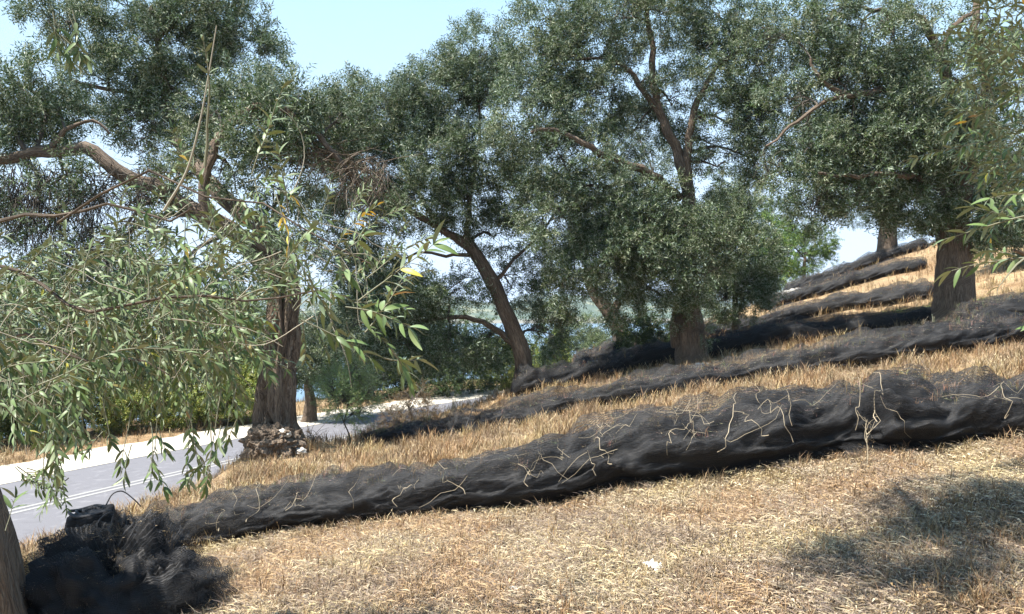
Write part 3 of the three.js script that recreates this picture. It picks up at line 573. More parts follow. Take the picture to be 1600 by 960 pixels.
  roadside('sapling', 'olive sapling on a thin leaning stem at the road edge', 543, 14.6, 81, [[545, 620, 14.5, 0.5, 0.4, 240, { s: [0.6, 0.9] }], [520, 605, 14.5, 0.34, 0.3, 110, { s: [0.6, 0.9] }], [572, 615, 14.5, 0.32, 0.3, 110, { s: [0.6, 0.9] }], [548, 585, 14.5, 0.28, 0.22, 70, { s: [0.6, 0.9] }], [562, 645, 14.5, 0.3, 0.22, 70, { s: [0.6, 0.9] }]].map(c => { c[6].droop = -0.3; return c; }), { sprays: freshSprays, h: 0.6, r: 0.02, col: [1.1, 1.15, 1] });
  const bb = roadside('dry_bush', 'brown withered bush between the road and the second net roll', 640, 17.5, 82, [[640, 640, 17.4, 0.5, 0.32, 150, { s: [0.5, 0.9] }], [650, 620, 17.5, 0.35, 0.25, 60, { s: [0.5, 0.8] }], [620, 655, 17.4, 0.35, 0.2, 60, { s: [0.5, 0.8] }]], { sprays: brownSprays, h: 0.5, r: 0.02 }); bb.userData.category = 'bush';
  const gb = roadside('dry_bush', 'small grey twiggy bush beside the old olive stump', 492, 13.8, 83, [[492, 686, 13.7, 0.26, 0.14, 60, { s: [0.35, 0.55] }]], { sprays: brownSprays, h: 0.15, r: 0.012 }); gb.userData.category = 'bush';
  const db = roadside('bush', 'dark bush behind the shaded net roll left of the central trunk', 1015, 23, 84, [[1012, 520, 23, 0.6, 0.4, 170], [1035, 530, 22.8, 0.4, 0.35, 90], [990, 525, 23, 0.4, 0.3, 80]], { sprays: darkSprays, h: 0.4, r: 0.04, col: [0.8, 0.85, 0.9] }); db.userData.category = 'bush';
}
// ---------- net rolls ----------
const roll = {};
// path: [px, D, width, height]
function netRoll(key, label, path, o = {}) {
  const group = 'black net rolls laid down the slope';
  const wp = path.map(([px, D, w, h]) => { const [X, d] = XD(px, D); return { X, D: d, w, h }; });
  const c = new THREE.CatmullRomCurve3(wp.map(q => new V3(q.X, 0, q.D)), false, 'centripetal');
  const c2 = new THREE.CatmullRomCurve3(wp.map(q => new V3(q.w, q.h, 0)), false, 'centripetal');
  const N = Math.round(c.getLength() / (o.step ?? 0.035)), A = o.around ?? 64, seed = o.seed ?? 1;
  const base = ground3(wp[0].X, wp[0].D);
  const g = thing('net_roll', label, 'net roll', base, group);
  const at = (t, a, lift = 0) => {
    const p = c.getPoint(t), q = c2.getPoint(t), tn = c.getTangent(t), nx = -tn.z, nz = tn.x, L = t * c.getLength();   // n: sideways (in X, D)
    const end = Math.min(1, Math.pow(Math.sin(Math.PI * Math.min(0.5, Math.min(t, 1 - t) / (o.taper ?? 0.03) * 0.5 + 0.04)), 0.6));
    const lump = 1 + 0.09 * n2(L * 0.7, seed) + 0.05 * n2(L * 2.3, seed + 5);
    let ca = Math.cos(a), sa = Math.sin(a);
    const cy = sa * q.y * 0.5, wx = n3(L * 0.7, ca, sa + seed) * 0.35, rg = (f, k) => 1 - 2 * Math.abs(n3(L * f * 0.42 + seed * 7 + k + wx, cy * f * 1.5 + wx, ca * q.x * 0.5 * f));
    const fold = (0.036 * rg(1.6, 0) + 0.03 * rg(3.6, 5) + 0.017 * rg(8, 9) + 0.006 * rg(18, 3)) * Math.min(1, q.y / 0.5);
    const W = q.x * 0.5 * lump * end + fold + lift, H = q.y * 0.5 * lump * end + fold * 0.8 + lift;
    const off = W * ca + 0.06 * n2(L * 0.7, seed + 11), X = p.x + nx * off, D = p.z + nz * off;
    const gy = lerp(terrain(p.x, p.z), terrain(X, D), 0.7);
    let y = H * (0.86 + sa); if (y < -0.02) y = -0.02 - 0.02 * Math.abs(sa);
    return new V3(X, gy + y - 0.015, -D);
  };
  const mesh = (t0, t1, a0, a1, n, m, lift, closed) => {
    const pos = [], uv = [], idx = [], len = c.getLength();
    for (let i = 0; i <= n; i++) for (let j = 0; j <= m; j++) { const t = lerp(t0, t1, i / n), a = lerp(a0, a1, j / m), p = at(t, closed && j === m ? a0 : a, typeof lift === 'function' ? lift(t, a) : lift); pos.push(p.x, p.y, p.z); uv.push(t * len, a * 0.3); }
    const w = m + 1; for (let i = 0; i < n; i++) for (let j = 0; j < m; j++) { const e = i * w + j, f = e + w; idx.push(e, e + 1, f, e + 1, f + 1, f); }
    return geoOf(pos, uv, idx);
  };
  part('rolled_net', mesh(0, 1, -Math.PI / 2, Math.PI * 1.5, N, A, -0.035, true), M.net, g);
  // looser outer layer of the netting, lifted off the roll in places
  for (const [l0, l1, l2, k] of [[-0.015, 0.03, 0.02, 3], [0.0, 0.1, 0.04, 6]])
    part('loose_net', mesh(0.004, 0.996, -0.35, Math.PI + 0.35, Math.round(N * 0.7), Math.round(A * 0.7), (t, a) => { const L = t * c.getLength(); return l0 + l1 * Math.max(0, n3(L * 0.8, a * 1.1, seed + k)) + l2 * Math.max(0, n3(L * 2.6, a * 2.4, seed + k + 5)); }, false), M.netVeil, g);
  roll[key] = { g, at, len: c.getLength() };
  return g;
}
const r1 = netRoll('a', 'nearest and longest black net roll, crossing the whole foreground', [[215, 7.6, 0.5, 0.27], [300, 7.75, 0.65, 0.36], [430, 7.75, 0.8, 0.37], [560, 7.6, 0.8, 0.4], [700, 7.45, 0.8, 0.39], [850, 7.3, 0.85, 0.46], [1000, 7.2, 0.9, 0.54], [1150, 7.1, 0.9, 0.55], [1300, 7.0, 0.95, 0.58], [1430, 6.85, 0.9, 0.5], [1540, 6.75, 0.9, 0.42], [1680, 6.65, 0.9, 0.42], [1850, 6.5, 0.9, 0.42]], { seed: 1, step: 0.024, around: 96 });
netRoll('b', 'second net roll behind the nearest one, starting beside the road', [[565, 15.3, 0.5, 0.24], [620, 15.0, 0.75, 0.34], [690, 14.7, 0.8, 0.38], [760, 14.5, 0.8, 0.38], [850, 14.3, 0.75, 0.38], [960, 14.1, 0.75, 0.38], [1100, 14, 0.75, 0.38], [1230, 13.8, 0.75, 0.38], [1350, 13.4, 0.9, 0.46], [1480, 13.1, 1.0, 0.5], [1600, 12.9, 0.9, 0.42], [1750, 12.7, 0.9, 0.42]], { seed: 2 });
netRoll('c', 'shaded net roll starting at the foot of the leaning olive', [[798, 19.7, 0.8, 0.6], [850, 19.8, 0.9, 0.6], [920, 20.2, 0.9, 0.56], [1000, 20.6, 0.9, 0.56], [1100, 20.4, 0.9, 0.54], [1200, 20, 0.9, 0.52], [1320, 19.2, 0.85, 0.46], [1430, 18.4, 0.8, 0.42], [1475, 18.1, 0.7, 0.4]], { seed: 3, step: 0.07, around: 48 });
netRoll('d', 'short net roll right of the big dark trunk', [[1485, 15.8, 0.7, 0.45], [1530, 15.7, 1, 0.55], [1600, 15.5, 1, 0.55], [1720, 15.3, 1, 0.5]], { seed: 4, step: 0.07, around: 48, taper: 0.08 });
netRoll('e', 'net roll heaped behind the shaded roll, in front of the smaller leaning olive', [[895, 23.6, 1.0, 0.7], [935, 23.8, 1.3, 0.8], [1000, 24, 1.2, 0.7], [1060, 24.2, 1, 0.6]], { seed: 5, step: 0.08, around: 44, taper: 0.1 });
netRoll('f', 'fourth net roll uphill, with a green grass strip along its lower side', [[1090, 25.6, 0.9, 0.5], [1170, 25.4, 0.8, 0.42], [1250, 24.8, 0.8, 0.42], [1330, 24, 0.8, 0.44], [1410, 23.2, 0.8, 0.42], [1465, 22.6, 0.7, 0.36]], { seed: 6, step: 0.08, around: 44 });
netRoll('g', 'net roll high on the slope below the ridge', [[1190, 30.5, 0.7, 0.36], [1240, 30.5, 0.8, 0.42], [1310, 30, 0.8, 0.42], [1380, 29.4, 0.8, 0.42], [1450, 28.6, 0.7, 0.36]], { seed: 7, step: 0.1, around: 40 });
netRoll('h', 'highest net roll, dark along the ridge under the distant olive', [[1225, 35.6, 0.9, 0.5], [1290, 35.4, 0.8, 0.42], [1360, 35, 0.8, 0.46], [1450, 34, 0.8, 0.42]], { seed: 8, step: 0.1, around: 40 });
{ // a second flat fold behind the nearest roll, its own length of net
  netRoll('i', 'flat fold of net lying behind the left half of the nearest roll', [[400, 8.5, 0.6, 0.2], [480, 8.4, 0.85, 0.3], [560, 8.3, 0.6, 0.22]], { seed: 9, taper: 0.15 });
  netRoll('j', 'low dark fold of net behind the middle of the nearest roll', [[660, 8.1, 0.5, 0.2], [740, 8.0, 0.7, 0.28], [830, 7.9, 0.8, 0.3], [930, 7.8, 0.6, 0.28]], { seed: 10, taper: 0.12 });
}
const heapStraw = [];
// heap at the lower left, coil end and loose hems
{
  const blob = (c, R, seed, amp = 1, sub = 40) => {
    const g = new THREE.SphereGeometry(1, sub * 2, sub), q = g.attributes.position, v = new V3(), uv = [];
    for (let i = 0; i < q.count; i++) {
      v.fromBufferAttribute(q, i); const f = 1 + amp * (0.3 * n3(v.x * 1.3 + seed, v.y * 1.3, v.z * 1.3) + 0.17 * (1 - 2 * Math.abs(n3(v.x * 2.4, v.y * 2.4 + seed, v.z * 2.4))) + 0.11 * (1 - 2 * Math.abs(n3(v.x * 4.5, v.y * 4.5, v.z * 4.5 + seed))) + 0.02 * (1 - 2 * Math.abs(n3(v.x * 9, v.y * 9, v.z * 9 + seed))) + 0.03 * n3(v.x * 14, v.y * 14, v.z * 14));
      q.setXYZ(i, c.x + v.x * f * R.x, Math.max(terrain(c.x + v.x * f * R.x, -(c.z + v.z * f * R.z)) - 0.03, c.y + v.y * f * R.y), c.z + v.z * f * R.z);
      uv.push(Math.atan2(v.z, v.x) * R.x, v.y * R.y);
    }
    g.setAttribute('uv', new THREE.Float32BufferAttribute(uv, 2)); g.computeVertexNormals(); return g;
  };
  const c0 = ground3(...XD(185, 5.3)), h = thing('net_heap', 'crumpled black net heap beside the dark trunk at the lower left', 'net heap', c0);
  const c = c0.clone().add(new V3(0, 0.15, 0));
  part('bunched_net', blob(c, new V3(0.48, 0.44, 0.44), 3, 0.9), M.net, h);
  part('loose_net', blob(c.clone().add(new V3(0.01, 0.0, 0.01)), new V3(0.52, 0.48, 0.48), 3, 0.95), M.netVeil, h);
  part('bunched_net', blob(c.clone().add(new V3(-0.42, -0.08, 0.1)), new V3(0.34, 0.26, 0.36), 13, 1, 30), M.net, h);
  part('loose_net', blob(c.clone().add(new V3(0.28, -0.1, 0.05)), new V3(0.42, 0.42, 0.45), 8, 0.8), M.netVeil, h);
  for (const m of [...h.children]) if (m.name === 'bunched_net') { const q = m.geometry.attributes.position, nn = m.geometry.attributes.normal; for (let i = 0; i < q.count; i += 4) if (nn.getY(i) > -0.1 && n3(q.getX(i) * 5, q.getY(i) * 5, q.getZ(i) * 5) > 0.05) heapStraw.push(new V3(q.getX(i) + c0.x, q.getY(i) + c0.y, q.getZ(i) + c0.z)); }
  // standing coil end of the nearest roll
  const k0 = ground3(...XD(150, 7.4)), k = thing('net_coil', 'upright rolled net end standing by the road edge at lower left', 'net coil', k0);
  const coil = []; const prof = (t) => 0.17 + 0.035 * Math.sin(t * 9);
  coil.push(tube(curve([k0.clone().add(new V3(0.02, -0.03, 0)), k0.clone().add(new V3(0, 0.24, 0)), k0.clone().add(new V3(-0.05, 0.52, 0.02))], 26), prof, 40, (a, l) => 1 + 0.14 * n3(Math.cos(a) * 1.7, Math.sin(a) * 1.7, l * 4) + 0.06 * n3(Math.cos(a) * 6, Math.sin(a) * 6, l * 3)));
  const sp = []; for (let i = 0; i <= 90; i++) { const a = i / 90 * 6.28 * 2.6, R = lerp(0.19, 0.04, i / 90); sp.push(k0.clone().add(new V3(-0.05 + Math.cos(a) * R, 0.53 + 0.012 * Math.sin(a * 3), 0.02 + Math.sin(a) * R))); }
  part('rolled_net', merged(coil), M.net, k); part('spiral_edge', tube(sp, [0.016, 0.012], 6), M.netCord, k);
  part('loose_net', blob(k0.clone().add(new V3(0.02, 0.2, 0)), new V3(0.26, 0.34, 0.26), 21, 0.4, 30), M.netVeil, k);
  part('loose_net', blob(k0.clone().add(new V3(0.34, 0.1, -0.05)), new V3(0.45, 0.34, 0.25), 23, 0.6, 30), M.netVeil, k);
  const hem = (pts) => part('net_hem', tube(curve(pts.map(p => P(...p)), 24), [0.007, 0.005], 6), M.netCord, k);
  hem([[140, 835, 6.3], [160, 808, 6.5], [176, 801, 6.6], [188, 812, 6.6], [198, 835, 6.7]]);
  hem([[165, 790, 7.1], [176, 772, 7.15], [190, 768, 7.2], [208, 780, 7.2], [220, 792, 7.25]]);
  // loose folds on the second roll
  const f0 = ground3(...XD(735, 14.2)), f = thing('loose_net_fold', 'see-through loose net fold standing on the second roll near the road', 'net', f0.clone().add(new V3(0, 0.2, 0)));
  part('loose_net', blob(f0.clone().add(new V3(0, 0.2, 0)), new V3(0.4, 0.3, 0.28), 31, 0.6, 30), M.netVeil, f);
  part('net_hem', tube(curve([P(728, 668, 13.9), P(735, 648, 14), P(744, 628, 14)], 12), [0.012, 0.006], 5), M.netCord, f);
  // sheets pulled over the nearest roll at the right
  const e0 = roll.a.at(0.72, 1.4), e = thing('loose_net_fold', 'shiny crumpled sheet of net bulging over the right half of the nearest roll', 'net', e0.clone());
  part('loose_net', blob(roll.a.at(0.62, 1.7, -0.3), new V3(0.7, 0.22, 0.36), 41, 0.8), M.netVeil, e);
  part('loose_net', blob(roll.a.at(0.72, 1.8, -0.34), new V3(0.7, 0.22, 0.4), 43, 0.8), M.netVeil, e);
}
// dry vines caught on the nearest roll
{
  const r = rngOf(91);
  const spots = [[0.36, 2], [0.41, 3], [0.44, 4], [0.462, 6], [0.475, 3], [0.52, 2], [0.535, 5], [0.56, 4], [0.6, 3], [0.62, 2], [0.3, 2], [0.26, 2], [0.2, 2], [0.13, 2], [0.16, 2], [0.68, 2], [0.7, 3], [0.83, 3], [0.86, 2]];
  spots.sort((a, b) => a[0] - b[0]);
  const ORD = ['leftmost', 'second', 'third', 'fourth', 'fifth', 'sixth', 'seventh', 'eighth', 'ninth', 'tenth', 'eleventh', 'twelfth', 'thirteenth', 'fourteenth', 'fifteenth', 'sixteenth', 'seventeenth', 'eighteenth', 'nineteenth', 'twentieth'];
  for (const [t0, kids] of spots) {
    const nth = ORD[spots.findIndex(e => e[0] === t0)], tubes = [];
    const run = (t, a, n, rad, dt, da) => {
      const pts = []; for (let i = 0; i <= n; i++) { pts.push(roll.a.at(t, a, 0.03 + 0.05 * r())); t += dt * 0.004 + (r() - 0.5) * 0.011; a += da * 0.11 + (r() - 0.5) * 0.3; }
      tubes.push(tube(curve(pts, n * 2), [rad, rad * 0.45], 5)); return pts;
    };
    // the camera side is the one whose surface point has the larger z
    const camSide = roll.a.at(t0, 0).z > roll.a.at(t0, Math.PI).z ? -1 : 1, top = Math.PI / 2;
    const a0 = top + camSide * (1.5 + 0.3 * r()), main = run(t0, a0, 7 + (r() * 4 | 0), 0.002 + 0.0024 * r(), (r() - 0.5) * 1.5, -camSide * (1 + r() * 0.4));
    for (let i = 0; i < kids; i++) run(t0 + (r() - 0.5) * 0.015, top + camSide * (0.3 + r() * 1.1), 3 + (r() * 4 | 0), 0.0018, (r() - 0.5) * 5, (r() - 0.5) * 2.4);
    const g = thing('dry_vine', `pale crooked dry vine on the nearest net roll, ${nth}${nth === 'leftmost' ? ' of all' : ' from its left end'}`, 'dry vine', main[0], 'dry vines caught on the nearest net roll');
    part('stem', merged(tubes), M.vine, g);
  }
}

// ---------- dry grass, litter, stones ----------
const STRAW = [[0.33, 0.26, 0.145], [0.28, 0.207, 0.11], [0.39, 0.32, 0.20], [0.2, 0.135, 0.075], [0.43, 0.37, 0.25]];
function tuft(seed, n, h, spreadR, lean, w) {
  const r = rngOf(seed), pos = [], col = [];
  for (let i = 0; i < n; i++) {
    const a = r() * 6.28, b = new V3((r() - 0.5) * spreadR, 0, (r() - 0.5) * spreadR), L = h * (0.5 + 0.7 * r()), le = lean * (0.3 + r()), c = STRAW[(r() * 5) | 0], m = 0.8 + 0.4 * r();
    const s = new V3(Math.cos(a + 1.57), 0, Math.sin(a + 1.57)).multiplyScalar(w * (0.6 + 0.8 * r()));
    const p1 = b.clone().add(new V3(Math.cos(a) * L * le * 0.3, L * 0.55, Math.sin(a) * L * le * 0.3)), p2 = b.clone().add(new V3(Math.cos(a) * L * le, L * (1 - 0.35 * le), Math.sin(a) * L * le));
    const q = (x, y, z) => { for (const v of [x, y, z]) pos.push(v.x, v.y, v.z); for (let k = 0; k < 3; k++) col.push(...c.map(v => v * m)); };
    q(b.clone().sub(s), b.clone().add(s), p1.clone().add(s)); q(b.clone().sub(s), p1.clone().add(s), p1.clone().sub(s)); q(p1.clone().sub(s), p1.clone().add(s), p2);
    if (r() < 0.35) { const e = s.clone().multiplyScalar(1.2); q(p2.clone().sub(e), p2.clone().add(e), p2.clone().add(new V3(Math.cos(a) * 0.02, 0.03, Math.sin(a) * 0.02))); }
  }
  return geoOf(pos, null, null, col);
}
function litter(seed, n, R) {
  const r = rngOf(seed), pos = [], col = [];
  const C = [...STRAW, [0.5, 0.42, 0.30], [0.2, 0.15, 0.11], [0.13, 0.1, 0.08], [0.55, 0.48, 0.37], [0.28, 0.24, 0.2], [0.2, 0.16, 0.13], [0.36, 0.3, 0.22], [0.1, 0.08, 0.065]];
  for (let i = 0; i < n; i++) {
    const a = r() * 6.28, L = 0.015 + 0.09 * r() * r(), w = 0.0006 + 0.0014 * r(), y = 0.004 + 0.022 * r(), c = C[(r() * C.length) | 0], t = (r() - 0.4) * 0.6;
    const b = new V3((r() - 0.5) * 2 * R, y, (r() - 0.5) * 2 * R), d = new V3(Math.cos(a), t, Math.sin(a)).normalize().multiplyScalar(L), s = new V3(-Math.sin(a), (r() - 0.5) * 1.2, Math.cos(a)).multiplyScalar(w);
    if (r() < 0.2) s.multiplyScalar(2.4);
    const e = b.clone().add(d), m = b.clone().addScaledVector(d, 0.5).add(new V3(0, 0.006, 0));
    pos.push(b.x, b.y, b.z, m.x + s.x, m.y + s.y, m.z + s.z, m.x - s.x, m.y - s.y, m.z - s.z, e.x, e.y, e.z, m.x - s.x, m.y - s.y, m.z - s.z, m.x + s.x, m.y + s.y, m.z + s.z);
    for (let k = 0; k < 6; k++) col.push(...c);
  }
  return geoOf(pos, null, null, col);
}
function scatter(name, label, cat, geos, spots) {
  const g = new THREE.Group(); g.name = name; scene.add(g); tag(g, label, cat, null, 'stuff');
  geos.forEach((geo, k) => {
    const mine = spots.filter((_, i) => i % geos.length === k), im = shade(new THREE.InstancedMesh(geo, M.straw, mine.length)), m = new THREE.Matrix4(), q = new THREE.Quaternion(), v = new V3(), r = rngOf(k + 7);
    mine.forEach((s, i) => { q.setFromAxisAngle(UPV, r() * 6.28); v.set(s.s, s.s * (s.sy ?? 1), s.s); m.compose(s.p, q, v); im.setMatrixAt(i, m); im.setColorAt(i, lin(...s.c)); });
    im.name = name.endsWith('grass') ? 'grass_tufts' : 'litter_pieces'; im.userData.kind = 'stuff'; g.add(im);
  });
}
{
  const r = rngOf(303), tufts = [tuft(1, 9, 0.16, 0.1, 0.5, 0.003), tuft(2, 12, 0.1, 0.12, 0.9, 0.0028), tuft(3, 7, 0.24, 0.08, 0.4, 0.0032)], lit = [litter(1, 30, 0.14), litter(2, 30, 0.14), litter(3, 24, 0.12)];
  const gs = [], ls = [];
  const kinds = [[0.93, 0.76, 0.6], [1.12, 1.08, 0.86], [0.74, 0.67, 0.64], [1, 0.96, 0.88]];
  const tint = (X, D) => {   // patches of different dead plants: rusty, pale, grey and golden
    const a = fbm(X * 0.7, D * 0.7 + 4), b = fbm(X * 0.55 + 50, D * 0.9), v = 0.78 + 0.38 * r();
    const k = a > 0.22 + 0.2 * (r() - 0.5) ? kinds[0] : b > 0.06 + 0.3 * (r() - 0.5) ? kinds[2] : a < -0.2 + 0.2 * (r() - 0.5) ? kinds[1] : kinds[3];
    return k.map(x => x * v);
  };
  const nearRoll = D => 7.35;
  for (let i = 0; i < 175000; i++) {
    // choose points evenly over the picture's ground: depth by inverse law
    const u = r(), D = 1 / lerp(1 / 2.6, 1 / 42, Math.pow(u, 0.62)), X = (r() * 2.3 - 1.15) * D * 0.66;
    const sd = roadDist(X, D);
    if (sd > -3.35 && sd < 4.2) continue;
    if (sd > 13) continue;
    const y = terrain(X, D, sd), near = D < 7.4;
    const py = CY + (EYE - y) / D * F; if (py < 330 || py > 1010) continue;
    const p = new V3(X, y - 0.005, -D), cl = n2(X * 0.8, D * 0.8) + 0.5 * n2(X * 2.4, D * 2.4);
    if (near) {
      if (r() < 0.62) { if (n2(X * 1.4 + 70, D * 2.2) + 0.6 * n2(X * 5, D * 6) < 0.45) ls.push({ p, s: 0.7 + 0.8 * r(), c: tint(X, D) }); }
      else if (cl > 0.35 && r() < 0.5) gs.push({ p, s: 0.35 + 0.35 * r(), sy: 0.8, c: tint(X, D) });
      else if (r() < 0.1) gs.push({ p, s: 0.3 + 0.4 * r(), c: tint(X, D) });
    } else if (cl > -0.35 && r() < 0.8) gs.push({ p, s: (0.6 + 0.6 * r()) * (D > 18 ? 1.3 : 1) * (cl > 0.3 ? 1.15 : 0.85), c: tint(X, D) });
    else if (r() < 0.5) ls.push({ p, s: 1 + 0.6 * r(), c: tint(X, D) });
  }
  // skirt of taller grass along the front foot of the nearest roll
  for (let i = 0; i < 2600; i++) { const t = r(), q = roll.a.at(t, 0).z > roll.a.at(t, Math.PI).z ? roll.a.at(t, 0) : roll.a.at(t, Math.PI), X = q.x, D = -q.z - 0.02 - r() * r() * 0.35, k = n2(X * 1.5, 7); if (k > -0.1 + 0.5 * (r() - 0.5)) gs.push({ p: ground3(X, D, -0.005), s: 0.25 + 0.45 * r() * r(), c: tint(X, D) }); }
  // straw lying on the rolls
  for (const key of Object.keys(roll)) { const n = key === 'a' ? 4000 : key === 'b' ? 4200 : 1300; for (let i = 0; i < n; i++) { const t = r(), a = Math.PI * (0.2 + 0.6 * r()), p = roll[key].at(t, a, 0.04 * r() - 0.02); if (n2(t * 30, a * 2) > (key === 'a' ? 0.15 : -0.1)) (r() < 0.8 ? ls : gs).push({ p, s: key === 'a' ? 0.25 + 0.3 * r() : 0.4 + 0.4 * r(), c: [0.75, 0.72, 0.7].map(v => v * (0.6 + 0.5 * r())) }); } }
  for (const p of heapStraw) (r() < 0.8 ? ls : gs).push({ p, s: 0.3 + 0.3 * r(), c: [0.8, 0.7, 0.55] });
  const fresh = []; for (let i = 0; i < 700; i++) { const t = r(), X = lerp(9.2, 12.2, t), D = lerp(21.6, 20.3, t) + (r() - 0.5) * 0.8; fresh.push({ p: ground3(X, D, -0.005), s: 0.5 + 0.5 * r(), c: [0.45 + 0.2 * r(), 1.0 + 0.3 * r(), 0.3] }); }
  scatter('green_grass', 'strip of fresh green grass between two upper net rolls', 'grass', [tufts[1]], fresh);
  scatter('dry_grass', 'golden dry grass covering the slope between the net rolls', 'grass', tufts, gs);
  scatter('straw_litter', 'straw and dead olive leaves scattered over the foreground', 'litter', lit, ls);
  console.log('tufts', gs.length, 'litter', ls.length);
}
{ // stones, scraps, weeds
  const r = rngOf(404);
  const rock = (name, label, cat, px, D, s, mat, group, up = 0.3) => {
    const g = new THREE.IcosahedronGeometry(1, 4), q = g.attributes.position, v = new V3(), sd = r() * 50, sx = 0.8 + r() * 0.5, sz = 0.8 + r() * 0.4;
    for (let i = 0; i < q.count; i++) { v.fromBufferAttribute(q, i); const k = 1 + 0.3 * n3(v.x + sd, v.y, v.z) + 0.1 * n3(v.x * 3 + sd, v.y * 3, v.z * 3); q.setXYZ(i, Math.round(v.x * k * 5) / 5 * 0.3 * s * sx + v.x * k * s * 0.7 * sx, v.y * k * s * 0.62, v.z * k * s * sz); }
    g.deleteAttribute('uv'); g.computeVertexNormals();
    const m = shade(new THREE.Mesh(g, mat)); m.name = numbered(name); m.position.copy(ground3(...XD(px, D), s * up)); scene.add(m); return tag(m, label, cat, group);
  };
  const st = rock('stone', 'pale stone lying on top of the old olive stump', 'stone', 441, 13.25, 0.11, M.stone); st.position.y += 0.36;
  const s2 = rock('stone', 'small pale stone at the right end of the old olive stump', 'stone', 470, 13.3, 0.09, M.stone); s2.position.y += 0.06;
  const wr = [[1078, 18.2, 0.12], [1092, 18.1, 0.15], [1102, 18.3, 0.09], [1086, 17.9, 0.07]];
  wr.forEach(([px, D, s]) => rock('stone', 'white stone in the little pile at the foot of the central olive', 'stone', px, D, s, M.stone, 'white stones at the central olive'));
  [[1205, 32.8, 0.28], [1222, 33, 0.4], [1238, 33.2, 0.36], [1213, 33.4, 0.3], [1250, 33.4, 0.26], [1230, 32.6, 0.22]].forEach(([px, D, s]) => rock('boulder', 'grey boulder in the rocky heap at the left end of the ridge', 'boulder', px, D, s, M.greyStone, 'grey boulders on the ridge'));
  const peb = []; for (let i = 0; i < 46; i++) { const D = 3.9 + r() * 2.6; peb.push([300 + r() * 1280, D, 0.009 + 0.026 * r() * r() * r()]); }
  peb.forEach(([px, D, s]) => rock('pebble', 'tiny pale pebble lying in the foreground straw', 'pebble', px, D, s, M.stone, 'pebbles in the foreground straw'));
  const scrap = (label, px, D, s) => {
    const g = new THREE.PlaneGeometry(s, s * 0.6, 14, 10), q = g.attributes.position, k = r() * 40; g.rotateX(-Math.PI / 2);
    for (let i = 0; i < q.count; i++) q.setY(i, Math.abs(s * 0.3 * n2(q.getX(i) / s * 2 + k, q.getZ(i) / s * 2.2)) + s * 0.1 * Math.abs(n2(q.getX(i) / s * 6, q.getZ(i) / s * 6 + k)));
    g.computeVertexNormals(); const m = shade(new THREE.Mesh(g, M.paper)); m.name = numbered('paper_scrap'); m.position.copy(ground3(...XD(px, D), 0.012)); m.rotation.y = r() * 3; scene.add(m); tag(m, label, 'scrap');
  };
  scrap('white crumpled paper scrap lying on the straw in the right foreground', 1022, 4.62, 0.12);
  scrap('small white scrap just below the right part of the nearest roll', 1476, 5.75, 0.06);
  const weed = (label, px, D, h, n, mat, lift = 0) => {
    const b = ground3(...XD(px, D), -0.01), g = thing('dry_weed', label, 'dry weed', b), t = [];
    const go = (p, d, L, rad, lv) => { const pts = [p]; let q = p; for (let i = 0; i < 4; i++) { q = q.clone().addScaledVector(d, L / 4); d = d.clone().add(new V3(r() - 0.5, (r() - 0.3) * 0.6, r() - 0.5).multiplyScalar(0.4)).normalize(); pts.push(q); } t.push(tube(curve(pts, 8), [rad, rad * 0.5], 5)); if (lv) for (let i = 0; i < n; i++) go(pts[1 + (r() * 3.9 | 0)], new V3(r() - 0.5, 0.25 + r() * 0.5, r() - 0.5).normalize(), L * (0.35 + 0.3 * r()), rad * 0.6, lv - 1); };
    go(b, new V3(0.05, 1, 0).normalize(), h, h * 0.018, 2); part('stem', merged(t), mat, g);
    const list = []; for (let i = 0; i < 8; i++) { list.push({ p: b.clone().add(new V3((r() - 0.5) * h * 0.4, h * (0.2 + 0.7 * r()), (r() - 0.5) * h * 0.4)), dir: new V3(r() - 0.5, 0.6 * (r() - 0.3), r() - 0.5).normalize(), s: h * 0.35 }); }
    sprayParts(g, 'withered_leaves', brownSprays, list);
  };
  weed('small brown withered weed standing alone in the centre foreground', 742, 4.55, 0.13, 3, M.dryTwig);
  weed('branching pale dead weed in front of the bright right part of the nearest roll', 1355, 6.2, 0.28, 3, M.vine);
  weed('little brown dry weed in the lower centre of the foreground', 815, 4.3, 0.1, 2, M.dryTwig);
  weed('dry weed in the straw right of the loose heap at lower left', 370, 5.6, 0.13, 3, M.dryTwig);
  weed('dark dry weed clump behind the nearest roll on the right', 1465, 8.6, 0.34, 4, M.dryTwig);
  weed('small dark weed behind the nearest roll, left of the dark clump', 1375, 8.8, 0.2, 4, M.dryTwig);
}

// ---------- near foliage: individual olive leaves ----------
function bigLeafGeo(seed) {   // a long leaf along +y, dark above, silvery beneath
  const r = rngOf(seed), pos = [], col = [], idx = [], n = 6, bendA = 0.1 + 0.25 * r(), tw = (r() - 0.5) * 0.5;
  for (const sideK of [0, 1]) {
    const off = sideK * -0.007, o = pos.length / 3;
    for (let i = 0; i <= n; i++) {
      const t = i / n, w = 0.12 * Math.pow(Math.sin(Math.PI * Math.pow(t, 0.82)), 0.75) * (i === n ? 0 : 1) + (i === 0 ? 0.012 : 0), z = -bendA * t * t, a = tw * t;
      for (const s of [-1, 0, 1]) { pos.push(s * w * Math.cos(a), t, z + (s ? 0.025 * Math.sin(t * 3.14) + s * w * Math.sin(a) : 0) + off); const m = s ? 1 : 1.35; col.push(...(sideK ? [0.19, 0.235, 0.125] : [0.066 * m, 0.112 * m, 0.024 * m])); }
    }
    for (let i = 0; i < n; i++) for (let j = 0; j < 2; j++) { const a = o + i * 3 + j, b = a + 3; sideK ? idx.push(a, b, a + 1, a + 1, b, b + 1) : idx.push(a, a + 1, b, a + 1, b + 1, b); }
  }
  return geoOf(pos, null, idx, col);
}
